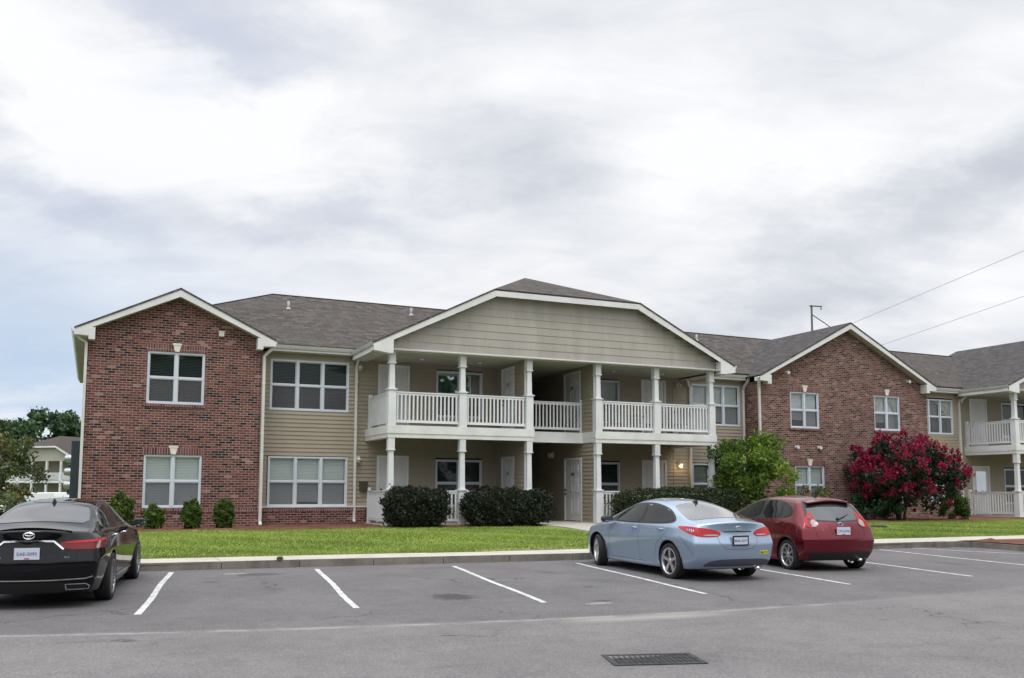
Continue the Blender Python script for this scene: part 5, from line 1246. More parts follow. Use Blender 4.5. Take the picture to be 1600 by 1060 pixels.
def car_shell(st, bulge, fb, L, W, H, rear_end, wb, wr, mt, root, zlow, crease={'deck': .55, 'roof': .35, 'lip': .85, 'belt': .75, 'bump': .7, 'corner': .45, 'mid': .85}):
    n = len(st); key = {}; V = []; F = []
    def pos(i, k, j):
        S = st[i]; f = (j-2)/2; af = abs(f); y, w_, z = S['y'][k], S['w'][k], S['z'][k]
        if j in (0, 4): return (f*w_, y, z)
        if k == 4:
            t_ = af**1.6; return (f*w_, S['c'][0]+(y-S['c'][0])*t_, S['c'][1]+(z-S['c'][1])*af**2.2)
        if i == 0: return (f*w_, y-bulge[k]*(1-af**1.8), z)
        if i == n-1: return (f*w_, y+fb[k]*(1-af**1.8), z)
        return (f*w_, y, z)
    def vi(i, k, j):
        if (i, k, j) not in key: key[(i, k, j)] = len(V); V.append(pos(i, k, j))
        return key[(i, k, j)]
    for i in range(n-1):
        for j in range(4):
            F.append((vi(i, 4, j), vi(i, 4, j+1), vi(i+1, 4, j+1), vi(i+1, 4, j))); F.append((vi(i, 0, j), vi(i+1, 0, j), vi(i+1, 0, j+1), vi(i, 0, j+1)))
        for k in range(4):
            F.append((vi(i, k, 0), vi(i, k+1, 0), vi(i+1, k+1, 0), vi(i+1, k, 0))); F.append((vi(i, k, 4), vi(i+1, k, 4), vi(i+1, k+1, 4), vi(i, k+1, 4)))
    for i, fl in ((0, 0), (n-1, 1)):
        for k in range(4):
            for j in range(4):
                q = (vi(i, k, j), vi(i, k, j+1), vi(i, k+1, j+1), vi(i, k+1, j)); F.append(q[::-1] if fl else q)
    me = bpy.data.meshes.new('cage'); me.from_pydata(V, [], F); ob = bpy.data.objects.new('cage', me); col.objects.link(ob)
    inv = {v: k_ for k_, v in key.items()}; ca_ = me.attributes.new('crease_edge', 'FLOAT', 'EDGE')
    for e in me.edges:
        (i1, k1, j1), (i2, k2, j2) = inv[e.vertices[0]], inv[e.vertices[1]]; c_ = 0
        edge_ = j1 in (0, 4) and j1 == j2
        if k1 == k2 == 4 and edge_: c_ = crease['deck'] if max(i1, i2) <= 2 else (crease['roof'] if max(i1, i2) <= n-4 else .35)
        if k1 == k2 == 2 and edge_: c_ = crease.get('mid', .55)
        if i1 == i2 == 0 and k1 == k2 == 4: c_ = crease['lip']
        if k1 == k2 == 3 and edge_: c_ = crease['belt']
        if k1 == k2 == 2 and i1 == i2 == 0: c_ = crease['bump']
        if k1 == k2 == 1 and i1 == i2 == 0: c_ = .3
        if k1 == k2 == 0 and (edge_ or i1 == i2 in (0, n-1)): c_ = .6
        if i1 == i2 == 0 and edge_ and k1 != k2: c_ = crease['corner']
        ca_.data[e.index].value = c_
    m = ob.modifiers.new('s', 'SUBSURF'); m.levels = 3; m.render_levels = 3; bpy.context.view_layer.update()
    me2 = bpy.data.meshes.new_from_object(ob.evaluated_get(bpy.context.evaluated_depsgraph_get()))
    co = np.zeros(len(me2.vertices)*3); me2.vertices.foreach_get('co', co); co = co.reshape(-1, 3); mn, mx = co.min(0), co.max(0)
    sc = np.array([W, L, H-zlow])/(mx-mn); co = (co-mn)*sc+np.array([-W/2, rear_end, zlow])
    me2.vertices.foreach_set('co', co.ravel()); me2.update(); me2.name = 'body'
    bm = bmesh.new(); bm.from_mesh(me2); bmesh.ops.recalc_face_normals(bm, faces=bm.faces); bm.to_mesh(me2); bm.free()
    body = Body(me2)
    me2.materials.clear(); me2.materials.append(mt); me2.materials.append(M['blacktrim']); me2.polygons.foreach_set('use_smooth', [True]*len(me2.polygons))
    ob.modifiers.clear(); ob.data = me2
    ct = MB()
    for y in (0, wb):
        for sx in (-1, 1): ct.lathe([(.001, -.25), (wr+.045, -.25), (wr+.045, .3), (.001, .3)], 40, 'X', (sx*(W/2-.05), y, wr+.01)); 
    cme = bpy.data.meshes.new('cut'); cme.from_pydata(ct.v, [], ct.f); cme.materials.append(mt); cme.materials.append(M['blacktrim']); cme.polygons.foreach_set('material_index', [1]*len(ct.f))
    bm = bmesh.new(); bm.from_mesh(cme); bmesh.ops.remove_doubles(bm, verts=bm.verts, dist=.002); bmesh.ops.recalc_face_normals(bm, faces=bm.faces); bm.to_mesh(cme); bm.free()
    co_ = bpy.data.objects.new('cut', cme); col.objects.link(co_)
    m = ob.modifiers.new('b', 'BOOLEAN'); m.object = co_; m.operation = 'DIFFERENCE'; m.solver = 'EXACT'; bpy.context.view_layer.update()
    me3 = bpy.data.meshes.new_from_object(ob.evaluated_get(bpy.context.evaluated_depsgraph_get())); me3.name = 'body'
    bpy.data.objects.remove(co_); bpy.data.objects.remove(ob)
    o = bpy.data.objects.new('body', me3); col.objects.link(o); o.parent = root
    ub = MB(); ub.box(-W/2+.2, W/2-.2, rear_end+.6, rear_end+L-.4, zlow+.015, zlow+.10); ub.build('underbody_blocker', M['blacktrim'], root)  # black slab added under the body to block light and deepen the shade
    return body, o
def wheel(root, x, y, r_, wd, spokes, style, steer=0, dark=False):
    """hub at (x,y); x sign gives the side"""
    sx = 1 if x > 0 else -1; rr = r_*.73; o = (0, 0, 0)
    hub = MB(); hub.lathe([(0, -wd*.3), (rr*.72, -wd*.3), (rr*.72, -wd*.05), (0, -wd*.05)], 28, 'X')
    h = hub.build('wheel', M['metal_dark'], root); h.location = (x, y, r_); h.rotation_euler = (0, 0, R(steer))
    ty = MB(); ty.smooth = True; ty.lathe([(rr, -wd/2+.01), (rr+.02, -wd/2), (r_-.02, -wd/2+.004), (r_-.004, -wd/2+.022), (r_, -wd/2+.04), (r_, wd/2-.04), (r_-.004, wd/2-.022), (r_-.02, wd/2-.004), (rr+.02, wd/2), (rr, wd/2-.01)], 48, 'X', closed=True)
    ty.build('tyre', M['tyre'], h); rm = MB(); q = sx
    rm.smooth = True; rm.lathe([(rr+.004, q*(wd/2-.004)), (rr-.012, q*(wd/2+.002)), (rr-.022, q*(wd/2-.015)), (rr-.03, q*(wd/2-.06)), (rr-.03, -q*wd*.4)], 48, 'X'); rm.smooth = False
    rm.lathe([(0, q*(wd/2-.018)), (.035, q*(wd/2-.018)), (.062, q*(wd/2-.03)), (.066, q*(wd/2-.06))], 20, 'X')
    def spoke(a, w0, w1, dep=0.0):
        ca, sa = math.cos(a), math.sin(a); r0, r1 = .045, rr-.014
        def P_(rad, t_, xx): return (xx, ca*rad-sa*t_, sa*rad+ca*t_)
        xo0, xo1 = q*(wd/2-.026-dep), q*(wd/2-.012); xi0, xi1 = xo0-q*.03, xo1-q*.045
        rm.hexa([P_(r0, -w0, xi0), P_(r0, w0, xi0), P_(r1, w1, xi1), P_(r1, -w1, xi1)], [P_(r0, -w0*.8, xo0), P_(r0, w0*.8, xo0), P_(r1, w1*.8, xo1), P_(r1, -w1*.8, xo1)])
    for k in range(spokes):
        a = 2*math.pi*k/spokes+.3
        if style == 'wide': spoke(a, .026, .034); 
        elif style == 'twin': spoke(a-.13, .013, .014); spoke(a+.13, .013, .014)
        else: spoke(a, .016, .020)
    rm.build('rim', M['rim_dark' if dark else 'rim'], h, fixn=True)
    return h
def plate(root, body, z, label, wdt=.305, hgt=.152, frame=None, txt='', y=None):
    p, n_ = body.pr(0, z, 'rear'); yy = min(body.pr(u_, z+v_, 'rear')[0].y for u_ in (-wdt/2, 0, wdt/2) for v_ in (-hgt/2, 0, hgt/2))-.010
    mb = MB(); e = .008; mb.box(-wdt/2, wdt/2, yy-.004, yy+.004, z-hgt/2, z+hgt/2); pl_ = mb.build('licence_plate', M['plate'], root)
    if frame: f = MB(); [f.box(*b_) for b_ in ((-wdt/2-.012, wdt/2+.012, yy-.008, yy+.012, z+hgt/2-.012, z+hgt/2+.012), (-wdt/2-.012, wdt/2+.012, yy-.008, yy+.012, z-hgt/2-.012, z-hgt/2+.012), (-wdt/2-.012, -wdt/2+.008, yy-.008, yy+.012, z-hgt/2+.012, z+hgt/2-.012), (wdt/2-.008, wdt/2+.012, yy-.008, yy+.012, z-hgt/2+.012, z+hgt/2-.012))]; f.build('plate_frame', frame, pl_)
    else:
        f = MB(); f.box(-.03, .03, yy-.006, yy-.004, z-hgt/2+.006, z-hgt/2+.02); f.build('plate_marks', M['redlens'], pl_)
    text_mb(txt, .062, (0, yy-.006, z-.004), (R(90), 0, 0), 'plate_text', M['plate_text'], pl_, .0008)
    return pl_
def mirror(root, x, y, z, mt):
    sx = 1 if x > 0 else -1; mb = MB(); mb.smooth = True
    prof = [(.001, -.085), (.07, -.08), (.092, -.04), (.098, 0), (.092, .04), (.065, .075), (.001, .085)]
    vs, fs = _lath([(r_, h) for r_, h in prof], 16); mb.add([(x+h_*1.25, y+a*.95+.0, z+b*.72) for a, b, h_ in vs], fs)
    mb.bar((x-sx*.13, y+.02, z-.035), (x-sx*.02, y, z-.01), .05, .035)
    m_ = mb.build('side_mirror', mt, root); g = MB(); g.box(x-.09, x+.09, y-.097, y-.085, z-.05, z+.05); g.build('mirror_glass', M['carglass_rear'], m_); return m_
def handle(root, body, y, z, sd, mt):
    p, n_ = body.pr(y, z, 'side', sd); mb = MB()
    mb.tube([p+Vector((0, -.09, 0)), p+Vector((sd*.03, -.065, .004)), p+Vector((sd*.033, .05, .006)), p+Vector((0, .09, 0))], [.012, .014, .014, .012], 8); return mb.build('door_handle', mt, root, smooth=True)
def fin(root, body, y, mt=None):
    p, _ = body.pr(0, y, 'top'); mb = MB(); mb.hexa([(-.03, y-.09, p.z-.01), (.03, y-.09, p.z-.01), (.02, y+.08, p.z-.01), (-.02, y+.08, p.z-.01)], [(-.006, y-.085, p.z+.06), (.006, y-.085, p.z+.06), (.004, y+.01, p.z+.03), (-.004, y+.01, p.z+.03)]); mb.build('roof_antenna', mt or M['blacktrim'], root)
def S(y, w_, z, c): return {'y': y if isinstance(y, list) else [y]*5, 'w': w_, 'z': z, 'c': c}
M['dark_rear_glass'] = mat('dark_rear_glass', (.014, .019, .028), .04, 0, ior=1.55, spec=.6, coat=.6)
def front_bits(root, b, W, L0, mt_grille, hz):
    for sd in (-1, 1): b.patch([(18, hz), (48, hz+.12), (50, hz+.17), (20, hz+.10)], 'cylf', .006, sd, .05, 1, (0, 2.6), ku=30).build('headlight', M['clearlens'], root, fixn=False)
    b.patch([(-.45, .30), (.45, .30), (.40, .44), (-.40, .44)], 'front', .005, 1, .08, 1).build('grille', M['blacktrim'], root, fixn=False)
def sedan_stations(k):   # k: dict of scale tweaks
    pass

# --- light blue compact sedan
def blue_car():
    root = empty('blue_sedan', (10.47, 14.53, G(14.5)-.012), 'light metallic blue sedan with a yellow sticker on its rear bumper', 'car', rz=R(-1.0))
    root.rotation_euler = (R(.86), 0, R(-.6))
    st = [S([-.66, -.74, -.76, -.68, -.66], [.74, .83, .87, .83, .73], [.27, .42, .70, .925, 1.035], (-.92, 1.085)),
          S([-.42, -.45, -.46, -.42, -.38], [.81, .875, .915, .87, .70], [.24, .38, .80, .955, 1.085], (-.55, 1.135)),
          S([-.05, -.05, -.05, -.02, .0], [.83, .875, .92, .875, .65], [.22, .38, .80, .965, 1.195], (-.10, 1.235)),
          S(.50, [.84, .875, .91, .865, .58], [.21, .38, .77, .965, 1.36], (.46, 1.415)),
          S(1.05, [.84, .875, .905, .86, .56], [.20, .38, .74, .96, 1.41], (1.05, 1.465)),
          S(1.55, [.84, .875, .905, .86, .565], [.20, .38, .71, .95, 1.385], (1.62, 1.455)),
          S(2.20, [.84, .875, .905, .86, .65], [.20, .38, .68, .93, 1.12], (2.32, 1.19)),
          S(2.62, [.84, .88, .91, .86, .68], [.20, .38, .66, .89, .97], (2.78, 1.02)),
          S(3.10, [.82, .87, .89, .83, .62], [.21, .38, .64, .82, .87], (3.22, .91)),
          S([3.34, 3.38, 3.36, 3.28, 3.22], [.66, .72, .72, .68, .50], [.25, .40, .56, .68, .74], (3.42, .77))]
    P_ = paint('ice_blue_paint', (.31, .40, .52), .6, .30)
    b, bo = car_shell(st, [.14, .17, .17, .16, .2], [.14, .16, .16, .14, .1], 4.53, 1.80, 1.43, -.94, 2.70, .325, P_, root, .17)
    for sd in (-1, 1):
        dlo = [(2.30, .955), (2.28, 1.00), (1.72, 1.285), (1.30, 1.345), (.85, 1.345), (.35, 1.26), (.02, 1.12), (-.08, 1.03), (.10, .985), (1.0, .955), (1.8, .945)]
        b.patch(dlo, 'side', .003, sd, .09, 2).build('window_surround', M['blacktrim'], root, fixn=False)
        b.patch([(2.16, .975), (1.70, 1.255), (1.32, 1.318), (1.12, 1.325), (1.06, .975), (1.5, .965)], 'side', .008, sd, .08, 1).build('side_window', M['carglass'], root, fixn=False)
        b.patch([(.98, .98), (1.03, 1.325), (.80, 1.318), (.36, 1.235), (.05, 1.10), (.02, 1.045), (.2, 1.0)], 'side', .008, sd, .08, 1).build('side_window', M['carglass'], root, fixn=False)
        b.patch([(16.5, .845), (19, .895), (27, .94), (40, .965), (52, .965), (58, .955), (49, .895), (38, .815), (31, .795), (20, .80)], 'cyl', .010, sd, .04, 1, (0, .3), ku=40).build('tail_light', M['redlens'], root, fixn=False)
        b.patch([(19, .815), (30, .812), (33, .832), (20, .84)], 'cyl', .016, sd, .03, 1, (0, .3), ku=40).build('lens_strip', M['clearlens'], root, fixn=False)
        handle(root, b, 1.22, .865, sd, P_); handle(root, b, .28, .885, sd, P_)
        mirror(root, sd*.97, 2.12, .99, M['blacktrim'])
        sm = b.strip([(1.06, .955), (1.06, .60), (1.02, .30), (1.0, .24)], 'side', sd=sd); b.strip([(2.18, .93), (2.2, .62), (2.16, .32), (2.1, .24)], 'side', sd=sd, mb=sm)
        b.strip([(.02, .98), (.10, .82), (.42, .62), (.5, .34)], 'side', sd=sd, mb=sm); b.strip([(2.1, .26), (.45, .26)], 'side', sd=sd, mb=sm); b.strip([(-.72, .50), (-.45, .74), (-.36, .80)], 'side', sd=sd, mb=sm)
        build_each(sm, 'door_seam', M['seam'], root)
    b.patch([(-.68, -.36), (-.58, -.45), (-.30, -.51), (0, -.53), (.30, -.51), (.58, -.45), (.68, -.36), (.62, -.10), (.53, .26), (.47, .40), (0, .46), (-.47, .40), (-.53, .26), (-.62, -.10)], 'top', .005, 1, .07, 1).build('rear_window', M['carglass_rear'], root, fixn=False)
    b.patch([(-.56, 1.95), (0, 2.12), (.56, 1.95), (.47, 1.62), (0, 1.68), (-.47, 1.62)], 'top', .005, 1, .08, 1).build('windscreen', M['carglass'], root, fixn=False)
    b.patch([(-.74, .20), (.74, .20), (.79, .30), (.77, .37), (.5, .405), (0, .42), (-.5, .405), (-.62, .345)], 'rear', .008, 1, .06, 1).build('lower_bumper', mat('dark_bumper_panel', (.075, .075, .105), .5), root, fixn=False)
    sm = b.strip([(-.43, .84), (-.40, .70), (-.28, .59), (0, .575), (.28, .59), (.40, .70), (.43, .84)], 'rear'); b.strip([(-.30, .885), (0, .89), (.30, .885)], 'rear', .016, mb=sm)
    build_each(sm, 'boot_seam', M['seam'], root)
    plate(root, b, .735, '', frame=M['blacktrim'], txt='BNK-2471')
    p, _ = b.pr(0, .955, 'rear'); mb = MB(); mb.tube([(.055*math.cos(a*.5236), p.y-.012, .955+.028*math.sin(a*.5236)) for a in range(13)], .004, 5, False)
    mb.bar((-.028, p.y-.012, .935), (-.012, p.y-.012, .978), .008, .006); mb.bar((.012, p.y-.012, .932), (.028, p.y-.012, .975), .008, .006); mb.bar((-.022, p.y-.012, .951), (.022, p.y-.012, .959), .007, .006); mb.build('emblem', M['chrome'], root)
    st_ = b.patch([(.47, .485), (.69, .485), (.69, .545), (.47, .545)], 'rear', .004, 1, .05, 0); so_ = st_.build('bumper_sticker', M['yellow'], root, fixn=False)
    lt = MB(); 
    for k, (u0, u1, z0, z1) in enumerate(((.485, .50, .495, .535), (.505, .53, .495, .535), (.54, .555, .495, .515), (.56, .60, .512, .528), (.61, .625, .505, .525), (.635, .675, .508, .524))):
        b.strip([(u0, (z0+z1)/2), (u1, (z0+z1)/2)], 'rear', z1-z0, .006, mb=lt)
    lt.build('sticker_marks', M['blacktrim'], so_, fixn=False)
    fin(root, b, .47); mb = MB(); p, _ = b.pr(0, .47, 'top'); mb.tube([(0, .46, p.z), (0, .36, p.z+.11)], [.006, .004], 6); mb.build('antenna_mast', M['blacktrim'], root)
    front_bits(root, b, 1.8, 3.5, None, .60)
    for x in (-.78, .78):
        wheel(root, x, 0, .325, .205, 5, 'wide'); wheel(root, x, 2.70, .325, .205, 5, 'wide', steer=-17)
    mb = MB(); mb.tube([(.45, -.86, .235), (.45, -.6, .235)], .03, 10); mb.build('exhaust_pipe', M['chrome'], root, smooth=True)
blue_car()

# --- black full size sedan
def black_car(root, near=True):
    st = [S([-.76, -.86, -.88, -.80, -.74], [.74, .83, .87, .82, .72], [.25, .42, .66, .95, 1.06], (-.99, 1.10)),
          S([-.52, -.55, -.55, -.50, -.45], [.82, .885, .92, .875, .71], [.23, .40, .78, .97, 1.10], (-.60, 1.145)),
          S([-.12, -.12, -.12, -.10, -.05], [.85, .90, .93, .885, .655], [.22, .40, .78, .98, 1.20], (-.16, 1.24)),
          S(.50, [.86, .90, .925, .88, .585], [.21, .40, .76, .985, 1.395], (.45, 1.445)),
          S(1.05, [.86, .90, .92, .875, .57], [.20, .40, .74, .98, 1.44], (1.05, 1.495)),
          S(1.65, [.86, .90, .92, .87, .575], [.20, .40, .68, .97, 1.41], (1.72, 1.475)),
          S(2.35, [.86, .90, .92, .87, .655], [.20, .40, .68, .95, 1.12], (2.45, 1.19)),
          S(2.78, [.86, .90, .92, .87, .70], [.20, .40, .68, .92, 1.0], (2.92, 1.05)),
          S(3.30, [.84, .88, .90, .85, .66], [.21, .40, .66, .86, .92], (3.42, .96)),
          S([3.60, 3.64, 3.62, 3.56, 3.50], [.68, .74, .74, .70, .54], [.25, .42, .60, .74, .80], (3.70, .83))]
    P_ = M['black_paint']
    b, bo = car_shell(st, [.15, .17, .17, .15, .2], [.14, .16, .16, .14, .1], 4.96, 1.80, 1.425, -1.13, 2.82, .335, P_, root, .17)
    for sd in (-1, 1):
        dlo = [(2.42, .985), (2.38, 1.02), (1.82, 1.31), (1.35, 1.375), (.85, 1.375), (.35, 1.29), (-.05, 1.12), (-.10, 1.03), (.05, .995), (1.0, .985), (1.9, .975)]
        b.patch(dlo, 'side', .003, sd, .09, 2).build('window_surround', M['chrome'], root, fixn=False)
        inn = [(2.34, .998), (1.80, 1.292), (1.34, 1.357), (.86, 1.357), (.37, 1.273), (-.02, 1.11), (-.06, 1.04), (.07, 1.01), (1.0, 1.0), (1.9, .99)]
        b.patch(inn, 'side', .006, sd, .09, 2).build('window_pillar', M['blacktrim'], root, fixn=False)
        b.patch([(2.18, 1.01), (1.77, 1.27), (1.36, 1.335), (1.20, 1.34), (1.14, 1.01)], 'side', .010, sd, .08, 1).build('side_window', M['carglass'], root, fixn=False)
        b.patch([(1.06, 1.01), (1.11, 1.34), (.86, 1.337), (.40, 1.26), (.30, 1.21), (.26, 1.015)], 'side', .010, sd, .08, 1).build('side_window', M['carglass'], root, fixn=False)
        b.patch([(.20, 1.02), (.24, 1.19), (.02, 1.09), (-.01, 1.04)], 'side', .010, sd, .08, 1).build('quarter_window', M['carglass'], root, fixn=False)
        b.patch([(17, .80), (15, .88), (20, .91), (38, .925), (50, .93), (52, .90), (46, .81), (36, .79)], 'cyl', .008, sd, .04, 1, (0, .3), ku=40).build('tail_light', M['redlens_dark'], root, fixn=False)
        b.patch([(17, .875), (20, .905), (38, .92), (49, .925), (48, .895), (36, .885)], 'cyl', .013, sd, .03, 1, (0, .3), ku=40).build('brake_lens', M['redlens'], root, fixn=False)
        b.patch([(33, .80), (36, .90), (38, .90), (36, .80)], 'cyl', .016, sd, .03, 1, (0, .3), ku=40).build('clear_lens', M['clearlens'], root, fixn=False)
        handle(root, b, 1.30, .90, sd, M['chrome']); handle(root, b, .36, .915, sd, M['chrome'])
        mirror(root, sd*.985, 2.22, 1.0, P_)
        sm = b.strip([(1.13, .985), (1.13, .60), (1.08, .30), (1.05, .24)], 'side', sd=sd); b.strip([(2.28, .96), (2.3, .62), (2.26, .32), (2.2, .24)], 'side', sd=sd, mb=sm)
        b.strip([(.0, 1.0), (.12, .85), (.45, .62), (.52, .34)], 'side', sd=sd, mb=sm); build_each(sm, 'door_seam', M['seam'], root)
        b.strip([(2.2, .30), (.5, .30)], 'side', .035, .006, sd).build('sill_moulding', M['chrome'], root, fixn=False)
        ex = MB(); pts = [(.46, .27), (.72, .27), (.74, .31), (.70, .345), (.46, .345)]
        b.strip([(sd*u, z) for u, z in pts+[pts[0]]], 'rear', .016, .008, mb=ex); ex.build('exhaust_trim', M['chrome'], root, fixn=False)
    b.patch([(-.61, -.36), (-.3, -.43), (0, -.45), (.3, -.43), (.61, -.36), (.53, .20), (.47, .36), (0, .42), (-.47, .36), (-.53, .20)], 'top', .005, 1, .07, 1).build('rear_window', M['dark_rear_glass'], root, fixn=False)
    b.patch([(-.57, 2.15), (0, 2.30), (.57, 2.15), (.48, 1.75), (0, 1.80), (-.48, 1.75)], 'top', .005, 1, .08, 1).build('windscreen', M['carglass'], root, fixn=False)
    b.patch([(-.36, .5), (.36, .5), (.36, 1.2), (-.36, 1.2)], 'top', .004, 1, .1, 2).build('sunroof', M['carglass'], root, fixn=False)
    ch = b.strip([(-.42, .80), (-.30, .905), (-.1, .915), (.1, .915), (.30, .905), (.42, .80)], 'rear', .024, .014); ch.build('boot_chrome_bar', M['chrome'], root, fixn=False)
    b.strip([(-.70, .415), (-.3, .405), (.3, .405), (.70, .415), (.78, .44)], 'rear', .016, .01).build('bumper_chrome_strip', M['chrome'], root, fixn=False)
    b.patch([(-.72, .23), (.72, .23), (.74, .37), (-.74, .37)], 'rear', .004, 1, .08, 1).build('lower_bumper', M['blacktrim'], root, fixn=False)
    sm = b.strip([(-.60, .80), (-.58, .66), (-.3, .635), (.3, .635), (.58, .66), (.60, .80)], 'rear'); build_each(sm, 'boot_seam', M['seam'], root)
    # boot lip spoiler
    mb = MB(); Y = [b.pr(x/10*.50, -.90, 'top')[0] for x in range(-10, 11)]
    for i in range(20):
        p, q = Y[i], Y[i+1]; k = lambda x: .018*(1-(abs(x)/.50)**2)+.001
        mb.hexa([p+Vector((0, -.045, -.012)), q+Vector((0, -.045, -.012)), q+Vector((0, .10, 0)), p+Vector((0, .10, 0))], [p+Vector((0, -.05, k(p.x))), q+Vector((0, -.05, k(q.x))), q+Vector((0, .09, .003)), p+Vector((0, .09, .003))])
    mb.build('boot_spoiler', P_, root, smooth=False)
    plate(root, b, .755, '', txt='EAE-5095')
    p, _ = b.pr(0, .985, 'rear'); Z = .985; yy = p.y-.012; mb = MB()
    def ell(rx, rz_, z0=0): mb.tube([(rx*math.cos(a*math.pi/12), yy, Z+z0+rz_*math.sin(a*math.pi/12)) for a in range(25)], .0055, 5, False)
    ell(.068, .044); ell(.050, .018, .018); ell(.020, .040); mb.build('emblem', M['chrome'], root)
    pa, _ = b.pr(-.42, .70, 'rear'); text_mb('AVALON', .042, (-.40, pa.y-.012, .70), (R(90), 0, R(-6)), 'badge_text', M['chrome'], root); pa, _ = b.pr(.48, .70, 'rear'); text_mb('XLE', .04, (.47, pa.y-.014, .70), (R(90), 0, R(12)), 'badge_text', M['chrome'], root)
    fin(root, b, .50); front_bits(root, b, 1.85, 3.7, None, .66)
    for x in (-.80, .80):
        wheel(root, x, 0, .338, .22, 9, 'twin', dark=True); wheel(root, x, 2.82, .338, .22, 9, 'twin', dark=True)
M['dark_rear_glass'] = mat('black_sedan_rear_glass', (.014, .019, .028), .04, 0, ior=1.55, spec=.6, coat=.6)
M['black_paint'] = paint('black_paint', (.003, .0035, .005), .0, .06, .6)
M['black_paint'].node_tree.nodes['Principled BSDF'].inputs['Specular IOR Level'].default_value = .03
bk = empty('black_sedan', (-.549, 15.06, G(15.06)-.01), 'glossy black sedan with a chrome boot bar, parked nearest on the left', 'car', rz=R(-9.3))
bk.rotation_euler = (R(.86), 0, R(-9.3)); black_car(bk)
def dup(o, parent=None):
    c = o.copy(); col.objects.link(c); c.parent = parent
    for ch in list(o.children): dup(ch, c)
    return c
b2 = dup(bk); b2.location = (at(86, 765, 40).x-.4, 40, -.28); b2.rotation_euler = (0, 0, R(-20)); b2['label'] = 'dark car of which only the roof shows beyond the nearest black sedan'

